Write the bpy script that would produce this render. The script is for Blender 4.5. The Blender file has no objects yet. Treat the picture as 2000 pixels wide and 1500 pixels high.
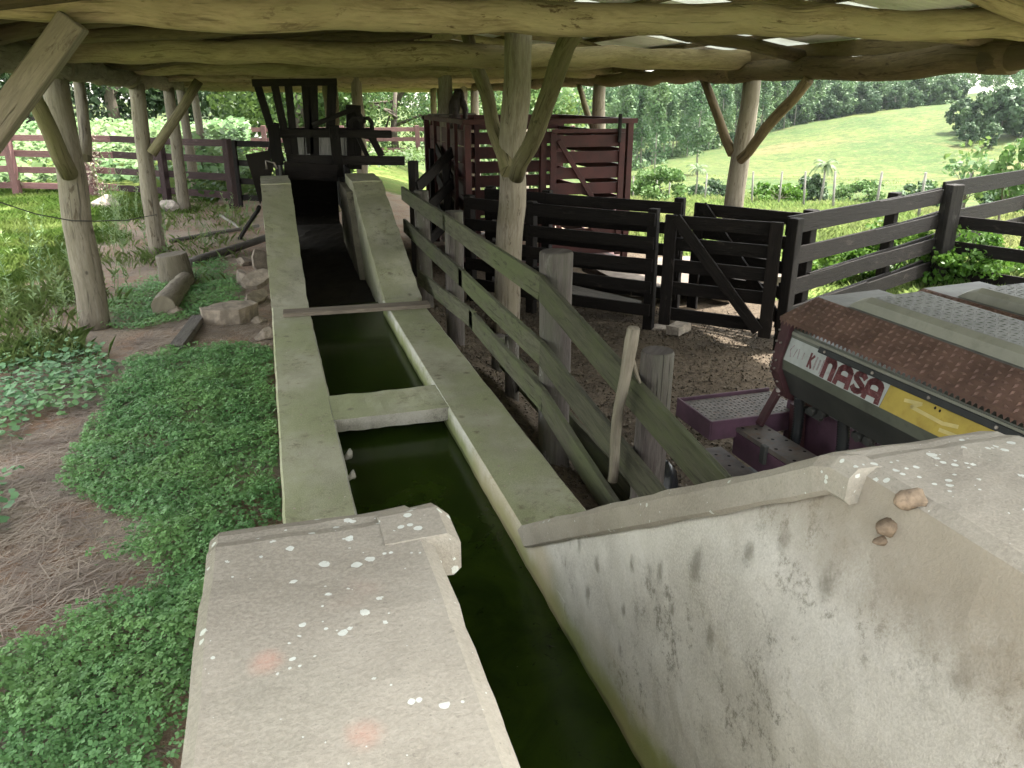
import bpy, math, random
import numpy as np
from mathutils import Vector, Matrix, noise as mn

random.seed(7); RNG = np.random.default_rng(7)
sc = bpy.context.scene; COL = sc.collection
V = Vector
# ------------------------------------------------------------------ camera geometry (used to place things where they stand)
CAMZ, YAW, PIT, F = 2.3, math.radians(16.9), math.radians(20.2), 1520.0
FW = V((math.sin(YAW), math.cos(YAW), 0)); RT = V((math.cos(YAW), -math.sin(YAW), 0))
def ray(px, py):
    r = (px-1000)/F; u = (750-py)/F
    d = FW*(math.cos(PIT)+u*math.sin(PIT)) + RT*r
    d.z = u*math.cos(PIT)-math.sin(PIT)
    return d
def P(px, py, z=None, X=None, Y=None, t=None):
    d = ray(px, py); o = V((0, 0, CAMZ))
    if z is not None: t = (z-CAMZ)/d.z
    elif X is not None: t = X/d.x
    elif Y is not None: t = Y/d.y
    return o+d*t
cam = bpy.data.objects.new('camera', bpy.data.cameras.new('camera')); COL.objects.link(cam)
cam.location = (0, 0, CAMZ); cam.rotation_euler = (math.pi/2-PIT, 0, -YAW)
cam.data.lens = F/2000*36; cam.data.sensor_width = 36; cam.data.clip_end = 3000; cam.data.clip_start = 0.05
sc.camera = cam

# ------------------------------------------------------------------ materials
class NT:
    def __init__(s, name):
        s.m = bpy.data.materials.new(name); s.m.use_nodes = True
        s.n = s.m.node_tree.nodes; s.l = s.m.node_tree.links
        s.b = s.n['Principled BSDF']; s.out = s.n['Material Output']
        s.b.inputs['Roughness'].default_value = 0.85
        s.b.inputs['Specular IOR Level'].default_value = 0.3
    def node(s, t, **k):
        n = s.n.new(t)
        for a, b in k.items(): setattr(n, a, b)
        return n
    def put(s, sock, v):
        if isinstance(v, bpy.types.NodeSocket): s.l.new(v, sock)
        elif v is not None:
            if isinstance(v, (tuple, list)) and len(v) == 3 and sock.type == 'RGBA': v = (*v, 1)
            sock.default_value = v
    def pos(s): return s.node('ShaderNodeNewGeometry').outputs['Position']
    def obj(s): return s.node('ShaderNodeTexCoord').outputs['Object']
    def uv(s): return s.node('ShaderNodeTexCoord').outputs['UV']
    def island(s): return s.node('ShaderNodeNewGeometry').outputs['Random Per Island']
    def rnd(s): return s.node('ShaderNodeObjectInfo').outputs['Random']
    def scale(s, v, sx, sy, sz, off=None):
        n = s.node('ShaderNodeVectorMath', operation='MULTIPLY'); s.put(n.inputs[0], v); n.inputs[1].default_value = (sx, sy, sz)
        if off is None: return n.outputs[0]
        a = s.node('ShaderNodeVectorMath', operation='ADD'); s.put(a.inputs[0], n.outputs[0])
        c = s.node('ShaderNodeCombineXYZ')
        for i in range(3): s.put(c.inputs[i], s.math('MULTIPLY', off, 37.0+11*i))
        s.put(a.inputs[1], c.outputs[0]); return a.outputs[0]
    def noise(s, vec, sc_, det=4, rough=.55, dist=0):
        n = s.node('ShaderNodeTexNoise'); s.put(n.inputs['Vector'], vec)
        n.inputs['Scale'].default_value = sc_; n.inputs['Detail'].default_value = det
        n.inputs['Roughness'].default_value = rough; n.inputs['Distortion'].default_value = dist
        return n.outputs['Fac']
    def vor(s, vec, sc_, feat='F1', out='Distance', rand=1):
        n = s.node('ShaderNodeTexVoronoi', feature=feat); s.put(n.inputs['Vector'], vec); n.inputs['Scale'].default_value = sc_
        n.inputs['Randomness'].default_value = rand
        return n.outputs[out]
    def math(s, op, a, b=0.0, c=None):
        n = s.node('ShaderNodeMath', operation=op); s.put(n.inputs[0], a); s.put(n.inputs[1], b)
        if c is not None: s.put(n.inputs[2], c)
        return n.outputs[0]
    def step(s, v, a, b):
        n = s.node('ShaderNodeMapRange', interpolation_type='SMOOTHSTEP'); s.put(n.inputs[0], v)
        n.inputs[1].default_value = a; n.inputs[2].default_value = b
        return n.outputs[0]
    def mix(s, f, a, b, mode='MIX'):
        n = s.node('ShaderNodeMix', data_type='RGBA', blend_type=mode); s.put(n.inputs[0], f); s.put(n.inputs[6], a); s.put(n.inputs[7], b)
        return n.outputs[2]
    def xyz(s, v):
        n = s.node('ShaderNodeSeparateXYZ'); s.put(n.inputs[0], v); return n.outputs
    def bump(s, h, st=.5, d=.01):
        n = s.node('ShaderNodeBump'); n.inputs['Strength'].default_value = st; n.inputs['Distance'].default_value = d
        s.put(n.inputs['Height'], h); s.l.new(n.outputs[0], s.b.inputs['Normal'])
    def base(s, c, rough=None, spec=None, metal=None):
        s.put(s.b.inputs['Base Color'], c)
        if rough is not None: s.put(s.b.inputs['Roughness'], rough)
        if spec is not None: s.b.inputs['Specular IOR Level'].default_value = spec
        if metal is not None: s.b.inputs['Metallic'].default_value = metal
        return s.m

def wood(name, light, dark, alt=None, grain=14, spots=None, crack=.5, k=1.0):
    light, dark = tuple(x*k for x in light), tuple(x*k for x in dark)
    if alt: alt = tuple(x*k for x in alt)
    n = NT(name); u = n.scale(n.uv(), 1, 1, 1, n.rnd())
    g1 = n.noise(n.scale(u, 1.2, grain, 1), 3.0, 6, .65, .6); g2 = n.noise(n.scale(u, 3.5, grain*5, 1), 3.0, 4, .7, .3)
    g = n.math('ADD', n.math('MULTIPLY', g1, .6), n.math('MULTIPLY', g2, .4))
    c = n.mix(n.step(g, .36, .64), dark, light)
    big = n.noise(n.scale(u, 1.0, 3, 1), 1.6, 5, .65)
    if alt: c = n.mix(n.math('MULTIPLY', n.step(big, .42, .66), .8), c, alt)
    cr = n.noise(n.scale(u, .9, grain*3.0, 1), 2.0, 3, .5, 1.0)
    ck = n.step(cr, .37, .32)
    c = n.mix(n.math('MULTIPLY', ck, crack), c, tuple(x*.2 for x in dark))
    kn = n.vor(n.scale(u, 1.0, 1.6, 1), 2.4); kc = n.step(n.math('ADD', kn, n.math('MULTIPLY', g2, .05)), .10, .05)
    c = n.mix(n.math('MULTIPLY', kc, .75), c, tuple(x*.35 for x in dark))
    if spots:
        s_ = n.noise(n.scale(u, 5.5, 16, 1), 1.0, 5, .7, .4); reg = n.noise(n.scale(u, .6, 1.5, 1), 1.1, 2)
        c = n.mix(n.math('MULTIPLY', n.step(s_, .57, .66), n.math('MULTIPLY', n.step(reg, .38, .6), .85)), c, tuple(x*k for x in spots))
    tone = n.math('MULTIPLY_ADD', n.rnd(), .45, .78)
    tc_ = n.node('ShaderNodeCombineColor'); [n.put(tc_.inputs[q], tone) for q in range(3)]
    c = n.mix(1.0, c, tc_.outputs[0], 'MULTIPLY')
    n.bump(n.math('ADD', g, n.math('ADD', n.math('MULTIPLY', ck, -.9), n.math('MULTIPLY', kc, -.6))), .7, .012)
    return n.base(c, .85, .2)
def plain(name, col, rough=.7, var=.25, sc_=6, metal=0, spec=.3, dirt=None, bump=.15):
    n = NT(name); p = n.obj(); k = n.noise(p, sc_, 6, .6)
    lo = tuple(x*(1-var) for x in col); hi = tuple(min(1, x*(1+var)) for x in col)
    c = n.mix(n.step(k, .3, .7), lo, hi)
    if dirt:
        k2 = n.noise(p, sc_*2.7, 6, .7)
        c = n.mix(n.math('MULTIPLY', n.step(k2, .5, .72), .75), c, dirt)
    n.bump(k, bump, .01)
    return n.base(c, rough, spec, metal)
def leaf(name, cols, rough=.55, trans=.3, pn=1.2):
    n = NT(name); r = n.island(); k = n.noise(n.pos(), pn, 3)
    c = n.mix(r, cols[0], cols[1]); c = n.mix(n.math('MULTIPLY', n.step(k, .4, .65), .7), c, cols[2])
    n.base(c, rough, .25)
    t = n.node('ShaderNodeBsdfTranslucent'); n.put(t.inputs[0], n.mix(.5, c, (.55, .75, .12), 'MULTIPLY'))
    n.put(t.inputs[0], c)
    m = n.node('ShaderNodeMixShader'); m.inputs[0].default_value = trans
    n.l.new(n.b.outputs[0], m.inputs[1]); n.l.new(t.outputs[0], m.inputs[2]); n.l.new(m.outputs[0], n.out.inputs[0])
    return n.m

MT = {}
MT['beam'] = wood('beam_wood', (.38, .31, .19), (.22, .175, .10), (.31, .265, .155), 5, (.07, .045, .022), .35, k=0.95)
MT['beam_dark'] = wood('eave_wood', (.20, .15, .085), (.11, .08, .045), (.15, .115, .06), 6, (.05, .03, .02), .5, k=0.8)
MT['rafter'] = wood('rafter_wood', (.22, .175, .10), (.12, .092, .052), (.17, .14, .08), 6, (.05, .035, .02), .45, k=0.55)
MT['post'] = wood('post_wood', (.36, .315, .25), (.20, .17, .13), (.26, .225, .165), 9, (.10, .075, .05), .6, k=0.68)
MT['postg'] = wood('post_wood_mossy', (.27, .235, .145), (.155, .13, .075), (.21, .19, .095), 9, (.09, .08, .045), .6, k=0.75)
MT['rail'] = wood('fence_rail_wood', (.13, .128, .088), (.068, .066, .045), (.11, .128, .06), 10, (.05, .045, .035), .4, k=0.66)
MT['fpost'] = wood('fence_post_wood', (.16, .14, .13), (.085, .07, .066), (.12, .12, .09), 10, (.34, .33, .31), .7, k=0.7)
MT['pen'] = wood('pen_board_wood', (.036, .027, .023), (.012, .009, .008), (.025, .019, .016), 12, (.10, .082, .07), .5, k=0.29)
MT['fpostd'] = wood('dark_post_wood', (.075, .066, .06), (.032, .028, .026), (.05, .044, .04), 10, (.15, .14, .13), .6, k=.45)
MT['pink'] = wood('painted_fence_wood', (.33, .185, .18), (.20, .105, .105), (.25, .13, .13), 10, (.40, .29, .28), .4, k=0.62)
MT['brownfence_shade'] = wood('brown_shaded_fence_wood', (.085, .052, .052), (.04, .026, .027), (.065, .042, .042), 10, (.12, .09, .09), .4, k=.7)  # dark boards; the roof's shade is partly put into this colour
MT['crush'] = wood('crush_wood', (.045, .038, .034), (.02, .017, .016), (.035, .03, .027), 10, None, .4, k=0.45)
MT['greyboard'] = wood('grey_board', (.22, .20, .18), (.10, .09, .08), (.16, .15, .13), 10, (.07, .06, .05), .5, k=0.7)
MT['greypanel'] = wood('grey_panel', (.30, .28, .26), (.16, .15, .14), (.24, .23, .21), 10, (.1, .09, .08), .5)
MT['plank'] = wood('dip_plank', (.30, .25, .20), (.16, .13, .10), (.24, .21, .16), 8, (.08, .06, .05), .5, k=0.7)
MT['red'] = plain('crate_paint', (.044, .0105, .0095), .6, .35, 3, dirt=(.026, .011, .010))
MT['stick'] = wood('stick_bark', (.34, .30, .24), (.20, .17, .13), (.28, .26, .19), 8, (.12, .10, .07), .4, k=0.55)
MT['rust'] = plain('rusty_tread', (.125, .074, .058), .75, .3, 5, dirt=(.075, .045, .037))
MT['tread_grey'] = plain('grey_tread', (.155, .157, .15), .7, .2, 5, dirt=(.10, .10, .096))
MT['lid_beige'] = plain('lid_beige', (.225, .225, .185), .5, .1, 4, dirt=(.17, .17, .135))
MT['hopper_grey'] = plain('hopper_grey', (.115, .125, .10), .4, .18, 3, dirt=(.08, .085, .07))
MT['hopper_dark'] = plain('hopper_dark', (.05, .052, .05), .5, .2, 4)
MT['white'] = plain('sticker_white', (.42, .45, .44), .5, .12, 8, dirt=(.33, .34, .32))
MT['yellow'] = plain('sticker_yellow', (.46, .35, .06), .45, .15, 5, dirt=(.38, .27, .04))
MT['yellow_pale'] = plain('sticker_pale_stroke', (.62, .53, .22), .5, .12, 9)
MT['maroon'] = plain('machine_maroon', (.065, .027, .031), .6, .3, 5, dirt=(.045, .025, .024))
MT['letter'] = plain('letter_maroon', (.13, .035, .04), .55, .25, 30, dirt=(.25, .15, .15))
MT['letter_faded'] = plain('letter_faded', (.30, .25, .26), .6, .3, 60, dirt=(.5, .53, .52))
MT['purple'] = plain('machine_purple', (.10, .052, .08), .6, .3, 4, dirt=(.07, .045, .055))
MT['step'] = plain('step_metal', (.15, .13, .12), .6, .3, 6, dirt=(.16, .09, .06))
MT['rubber'] = plain('black_rubber', (.018, .02, .022), .45, .3, 8)
MT['steel'] = plain('bolt_steel', (.25, .22, .20), .45, .3, 20, metal=.6)
MT['hole'] = plain('hole_black', (.01, .008, .008), .9, .1, 5)
MT['stone'] = plain('fieldstone', (.235, .195, .155), .9, .3, 9, dirt=(.14, .115, .09), bump=.5)
MT['mud'] = plain('dried_mud', (.20, .15, .105), .95, .3, 40, dirt=(.12, .09, .065), bump=.6)
MT['brick'] = plain('old_brick', (.27, .235, .20), .9, .3, 14, dirt=(.13, .11, .09), bump=.5)
MT['slabm'] = plain('yard_slab', (.14, .115, .095), .9, .3, 4, dirt=(.08, .065, .05))
MT['wirem'] = plain('wire_dark', (.035, .032, .03), .6, .1)
MT['wirepost'] = plain('wire_post_concrete', (.17, .165, .145), .9, .25, 5)
MT['trunk'] = wood('tree_bark', (.26, .22, .18), (.13, .11, .09), None, 8, None, .5, k=0.7)
MT['euc'] = wood('pale_bark', (.42, .40, .36), (.25, .23, .2), None, 6, None, .2, k=0.7)
MT['leather'] = plain('tack_leather', (.03, .022, .02), .6, .3, 12)
MT['plastic'] = plain('black_plastic', (.015, .016, .018), .3, .2, 5)
MT['whitewall'] = plain('white_wall', (.7, .68, .66), .8, .1, 3)
MT['pinkwall'] = plain('pink_wall', (.5, .13, .1), .8, .2, 3)
MT['clover'] = leaf('clover_leaf', [(.125, .27, .095), (.185, .365, .135), (.225, .40, .135)], .5, .25, 2.0)
MT['roundleaf'] = leaf('round_leaf', [(.11, .24, .11), (.18, .34, .155), (.20, .35, .13)], .5, .25, 2.0)
MT['grass'] = leaf('grass_blade', [(.085, .16, .028), (.13, .215, .045), (.18, .225, .065)], .6, .35, .8)
MT['shadegrass'] = leaf('shade_grass', [(.16, .25, .075), (.24, .34, .11), (.30, .35, .14)], .6, .4, 1.5)
MT['pasture'] = leaf('pasture_grass', [(.14, .215, .06), (.195, .25, .08), (.25, .25, .11)], .7, .5, .15)
MT['weed'] = leaf('weed_leaf', [(.16, .25, .115), (.22, .32, .15), (.26, .34, .13)], .6, .3)
MT['bushleaf'] = leaf('bush_leaf', [(0.0408, 0.102, 0.0136), (0.0748, 0.1564, 0.0238), (0.102, 0.1904, 0.0306)], .45, .35)
MT['vine'] = leaf('big_leaf', [(.09, .175, .065), (.14, .235, .10), (.185, .255, .11)], .5, .35, .5)
MT['darktree'] = leaf('dark_foliage', [(.028, .055, .026), (.05, .09, .04), (.07, .12, .04)], .5, .25, .6)
MT['midtree'] = leaf('mid_foliage', [(0.0408, 0.0816, 0.0204), (0.068, 0.1224, 0.0306), (0.102, 0.1564, 0.0408)], .5, .35, .6)
MT['paletree'] = leaf('feathery_foliage', [(0.068, 0.136, 0.0544), (0.102, 0.1768, 0.068), (0.136, 0.1904, 0.0476)], .5, .4, .6)
MT['euctree'] = leaf('eucalypt_foliage', [(.052, .108, .047), (.08, .145, .058), (.105, .17, .058)], .55, .25, .12)
MT['hilltree'] = leaf('hill_foliage', [(0.034, 0.068, 0.034), (0.0578, 0.1054, 0.0476), (0.0816, 0.136, 0.0544)], .55, .25, .15)
MT['bushpale'] = leaf('shrub_foliage', [(0.0612, 0.1292, 0.034), (0.102, 0.1768, 0.0544), (0.136, 0.204, 0.068)], .55, .3, .5)
MT['palm'] = leaf('palm_frond', [(0.068, 0.1156, 0.0476), (0.1088, 0.1564, 0.068), (0.136, 0.1836, 0.0816)], .5, .3, .5)
MT['straw'] = leaf('dry_straw', [(.30, .245, .20), (.52, .44, .36), (.24, .195, .165)], .9, .1, 3)
MT['dung'] = leaf('pen_litter', [(.07, .057, .042), (.105, .088, .066), (.055, .045, .034)], .95, 0, 5)

def concrete(name, lo, hi, moss=None, lichen=False, rosy=False, face=False, mould=None):
    n = NT(name); p = n.pos()
    a = n.noise(p, 2.2, 8, .62); b = n.noise(p, 34, 5, .7); fine = n.noise(p, 160, 3, .7)
    c = n.mix(n.step(a, .3, .7), lo, hi)
    if moss:
        mk = n.noise(n.scale(p, 1, .6, 1), 1.7, 7, .62)
        c = n.mix(n.math('MULTIPLY', n.step(mk, .36, .62), .8), c, moss)
    if rosy:
        r = n.noise(p, 3.1, 3, .5)
        c = n.mix(n.math('MULTIPLY', n.step(r, .60, .78), .55), c, (.40, .25, .205))
        r2 = n.noise(n.scale(p, 1, 1, 1), 5.0, 4, .5)
        c = n.mix(n.math('MULTIPLY', n.step(r2, .58, .70), .35), c, (.22, .21, .17))
        for q_ in (P(520, 1292, z=1.655), P(714, 1434, z=1.655)):
            sb = n.node('ShaderNodeVectorMath', operation='DISTANCE'); n.put(sb.inputs[0], p); sb.inputs[1].default_value = q_
            dd_ = n.math('ADD', sb.outputs['Value'], n.math('MULTIPLY', n.math('SUBTRACT', b, .5), .02))
            c = n.mix(n.math('MULTIPLY', n.step(dd_, .030, .002), .34), c, (.52, .21, .15))
    sp = n.step(n.noise(p, 75, 3, .8), .60, .72)
    c = n.mix(n.math('MULTIPLY', sp, .35), c, tuple(x*.45 for x in lo))
    c = n.mix(n.math('MULTIPLY', n.step(fine, .35, .7), .35), c, tuple(min(1, x*1.35) for x in hi))
    if mould:
        st = n.noise(n.scale(p, 1, 1, .8), 13, 10, .88)
        reg = n.noise(p, 2.0, 3, .5)
        c = n.mix(n.math('MULTIPLY', n.math('MULTIPLY', n.step(st, .51, .60), n.step(reg, .40, .62)), .72), c, mould)
        sp2 = n.math('ADD', n.vor(n.scale(p, 1, 1, .45), 6.5), n.math('MULTIPLY', n.math('SUBTRACT', b, .5), .35))
        c = n.mix(n.math('MULTIPLY', n.step(sp2, .22, .05), n.math('MULTIPLY', n.step(n.noise(p, 3, 2), .42, .56), .85)), c, mould)
    if face:
        z = n.xyz(p)[2]; wob = n.math('MULTIPLY', n.math('SUBTRACT', n.noise(p, 7, 5), .5), .16)
        yy_ = n.xyz(p)[1]; z2 = n.math('SUBTRACT', n.math('ADD', z, wob), n.math('MULTIPLY', n.step(yy_, 2.3, 1.0), .14))
        alg = n.step(z2, .45, .335)
        c = n.mix(n.math('MULTIPLY', alg, .9), c, n.mix(n.step(yy_, 2.9, 1.6), (.19, .23, .045), (.27, .315, .045)))
        hi_ = n.step(n.math('ADD', z, n.math('MULTIPLY', wob, 1.5)), .62, .40)
        c = n.mix(n.math('MULTIPLY', hi_, .45), c, (.24, .25, .14))
        low = n.step(n.math('ADD', z, n.math('MULTIPLY', wob, .25)), .335, .31)
        c = n.mix(n.math('MULTIPLY', low, .8), c, (.05, .06, .02))
        for (qx, qy, qr) in ((1170, 1105, 17), (1240, 1103, 14), (1296, 1118, 20), (1362, 1105, 30), (1154, 1160, 18), (1224, 1190, 12), (1393, 1242, 22), (1448, 1080, 20), (1585, 1142, 32), (1500, 1060, 26), (1318, 1190, 12), (1110, 1100, 9), (1660, 1075, 20), (1840, 1330, 34), (1910, 1365, 30), (1760, 1090, 26)):
            q_ = P(qx, qy, X=.955); rr_ = qr/F*(q_-V((0, 0, CAMZ))).length
            sb = n.node('ShaderNodeVectorMath', operation='DISTANCE'); n.put(sb.inputs[0], n.scale(p, .3, 1, .62)); sb.inputs[1].default_value = (q_.x*.3, q_.y, q_.z*.62)
            dd_ = n.math('ADD', sb.outputs['Value'], n.math('MULTIPLY', n.math('SUBTRACT', n.noise(p, 26, 6, .75), .5), rr_*2.0))
            c = n.mix(n.math('MULTIPLY', n.step(dd_, rr_*1.05, rr_*.1), .62), c, mould)
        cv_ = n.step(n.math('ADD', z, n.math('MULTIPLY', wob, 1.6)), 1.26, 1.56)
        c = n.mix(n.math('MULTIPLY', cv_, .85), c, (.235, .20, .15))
        warm = n.noise(n.scale(p, 1, .7, 1), 1.3, 3)
        c = n.mix(n.math('MULTIPLY', n.step(warm, .5, .66), .4), c, (.50, .40, .24))
    if lichen:
        ld = n.vor(p, 44); cell = n.xyz(n.vor(p, 44, out='Color'))[0]; reg = n.noise(p, 3.3, 2)
        thr = n.math('MULTIPLY', n.math('MULTIPLY', n.step(cell, .62, 1.0), n.step(reg, .46, .62)), .40)
        m = n.math('LESS_THAN', n.math('ADD', ld, n.math('MULTIPLY', n.math('SUBTRACT', b, .5), .95)), thr)
        c = n.mix(n.math('MULTIPLY', m, n.math('MULTIPLY_ADD', b, .5, .5)), c, (.58, .61, .57))
        l2 = n.vor(p, 62); ce2 = n.xyz(n.vor(p, 62, out='Color'))[1]
        m2 = n.math('LESS_THAN', n.math('ADD', l2, n.math('MULTIPLY', n.math('SUBTRACT', b, .5), .5)), n.math('MULTIPLY', n.math('MULTIPLY', n.step(ce2, .7, 1.0), n.step(n.noise(p, 4.1, 3), .48, .64)), .45))
        c = n.mix(n.math('MULTIPLY', m2, .8), c, (.56, .59, .55))
        pit = n.step(n.vor(p, 95), .16, .05); c = n.mix(n.math('MULTIPLY', pit, n.math('MULTIPLY', n.step(a, .45, .6), .5)), c, (.10, .09, .075))
    n.bump(n.math('ADD', n.math('MULTIPLY', b, .35), n.math('ADD', n.math('MULTIPLY', fine, .8), n.math('MULTIPLY', a, .6))), .28, .010)
    return n.base(c, .92, .2)
MT['ctop'] = concrete('mossy_concrete', (.265, .26, .185), (.41, .40, .295), (.245, .275, .13), mould=(.17, .155, .10))
MT['cramp'] = concrete('ramp_concrete', (.20, .195, .14), (.34, .325, .25), (.20, .21, .105), mould=(.12, .11, .075))
MT['centry'] = concrete('entry_concrete', (.215, .194, .160), (.315, .290, .245), None, lichen=True, rosy=True)
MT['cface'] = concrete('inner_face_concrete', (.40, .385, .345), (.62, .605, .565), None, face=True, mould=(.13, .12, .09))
MT['ccove'] = concrete('dusty_concrete', (.28, .215, .15), (.40, .32, .235), None, rosy=True, mould=(.16, .13, .10))
MT['cdark'] = concrete('shaded_ramp_concrete', (.02, .017, .013), (.036, .03, .024), None, mould=(.012, .011, .009))  # shade of the ramp passage is put into the concrete colour
MT['cdark2'] = concrete('shaded_pilaster_concrete', (.10, .09, .065), (.17, .155, .115), None, mould=(.05, .045, .035))  # pilaster colour darkened too, to carry the gloom of the passage
MT['cslab'] = concrete('slab_edge_concrete', (.17, .16, .12), (.36, .34, .29), None, mould=(.06, .055, .045))

def ground_mat():
    n = NT('ground_soil'); p = n.pos()
    at = n.node('ShaderNodeVertexColor', layer_name='cover'); ch = n.node('ShaderNodeSeparateColor'); n.l.new(at.outputs[0], ch.inputs[0])
    g, pen, far = ch.outputs[0], ch.outputs[1], ch.outputs[2]
    a = n.noise(p, 1.3, 7, .65); b = n.noise(p, 22, 6, .75); d = n.noise(n.scale(p, 1, 1, 1), 7, 5, .7, 1.5)
    soil = n.mix(n.step(a, .35, .62), (.29, .185, .125), (.34, .28, .215))
    soil = n.mix(n.math('MULTIPLY', n.step(d, .45, .62), .7), soil, (.27, .23, .20))
    soil = n.mix(n.math('MULTIPLY', n.step(b, .5, .7), .6), soil, (.16, .125, .10))
    pn = n.mix(n.step(a, .3, .7), (.082, .064, .046), (.125, .10, .074))
    pn = n.mix(n.math('MULTIPLY', n.step(b, .45, .65), .8), pn, (.04, .03, .024))
    gr = n.mix(n.step(n.noise(p, .9, 6, .7), .35, .65), (.09, .145, .032), (.14, .165, .05))
    gr = n.mix(n.math('MULTIPLY', n.step(b, .5, .7), .5), gr, (.10, .12, .04))
    fp = n.scale(p, 1, 1, 1)
    fr = n.mix(n.step(n.noise(fp, .035, 7, .68), .40, .60), (.046, .080, .024), (.082, .102, .032))
    fr = n.mix(n.math('MULTIPLY', n.step(n.noise(fp, .028, 4, .6, 1.0), .58, .70), .75), fr, (.135, .10, .05))
    f2 = n.noise(n.scale(p, .6, 1, 1), .42, 9, .86, .5); f3 = n.noise(n.scale(p, 1, 1, 1), .9, 8, .85)
    fr = n.mix(n.math('MULTIPLY', n.step(f2, .47, .56), .75), fr, (.028, .050, .016))
    fr = n.mix(n.math('MULTIPLY', n.step(f3, .50, .60), .7), fr, (.115, .11, .05))
    fr = n.mix(n.math('MULTIPLY', n.step(n.noise(n.scale(p, 1, 1, 3), .8, 5, .8), .48, .68), .55), fr, (.028, .050, .017))
    edge = n.math('MULTIPLY', n.math('SUBTRACT', n.noise(p, 2.5, 6, .7), .5), .9)
    c = n.mix(n.step(n.math('ADD', g, edge), .38, .62), soil, gr)
    c = n.mix(far, c, fr)
    c = n.mix(n.step(n.math('ADD', pen, n.math('MULTIPLY', edge, .6)), .4, .6), c, pn)
    n.bump(n.math('ADD', b, n.math('MULTIPLY', d, 1.5)), .8, .03)
    return n.base(c, .95, .1)
MT['ground'] = ground_mat()
def water_mat():
    n = NT('dip_water'); p = n.pos()
    k = n.noise(p, 2.4, 6, .65, 1.2); k2 = n.noise(p, 16, 5, .7, 2)
    y = n.xyz(p)[1]
    c = n.mix(n.step(k, .35, .7), (.012, .023, .003), (.022, .040, .0045))
    c = n.mix(n.math('MULTIPLY', n.step(k2, .60, .68), .8), c, (.004, .008, .002))
    n.bump(n.noise(p, 9, 2), .04, .01)
    sp = n.step(n.noise(p, 60, 1), .80, .83); c = n.mix(n.math('MULTIPLY', sp, .7), c, (.25, .26, .2))
    return n.base(c, .2, .16)
MT['water'] = water_mat()
def roof_mat():
    n = NT('galvanised_sheet'); p = n.pos()
    k = n.noise(n.scale(p, .4, 1.3, 1), 1.5, 5)
    c = n.mix(n.step(k, .35, .65), (.60, .62, .60), (.78, .80, .78)); 
    return n.base(n.mix(n.math('MULTIPLY', n.step(n.noise(p, 3, 6, .7), .55, .75), .5), c, (.20, .16, .12)), .45, .4, .1)
MT['roof'] = roof_mat()
MT['roof_dark'] = plain('dark_sheet', (.16, .135, .10), .7, .3, 2, dirt=(.09, .065, .045))  # darker brown tone over the whole left slope
def clear_mat():  # translucent sheets added to brighten the right slope from below
    n = NT('added_clear_sheet'); p = n.pos(); c = n.mix(n.step(n.noise(p, 2.5, 6, .7), .4, .7), (.55, .60, .55), (.40, .42, .36)); n.base(c, .5, .3)
    t = n.node('ShaderNodeBsdfTranslucent'); n.put(t.inputs[0], c); m = n.node('ShaderNodeMixShader'); m.inputs[0].default_value = .12
    n.l.new(n.b.outputs[0], m.inputs[1]); n.l.new(t.outputs[0], m.inputs[2]); n.l.new(m.outputs[0], n.out.inputs[0]); return n.m
MT['roof_clear'] = clear_mat()

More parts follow.
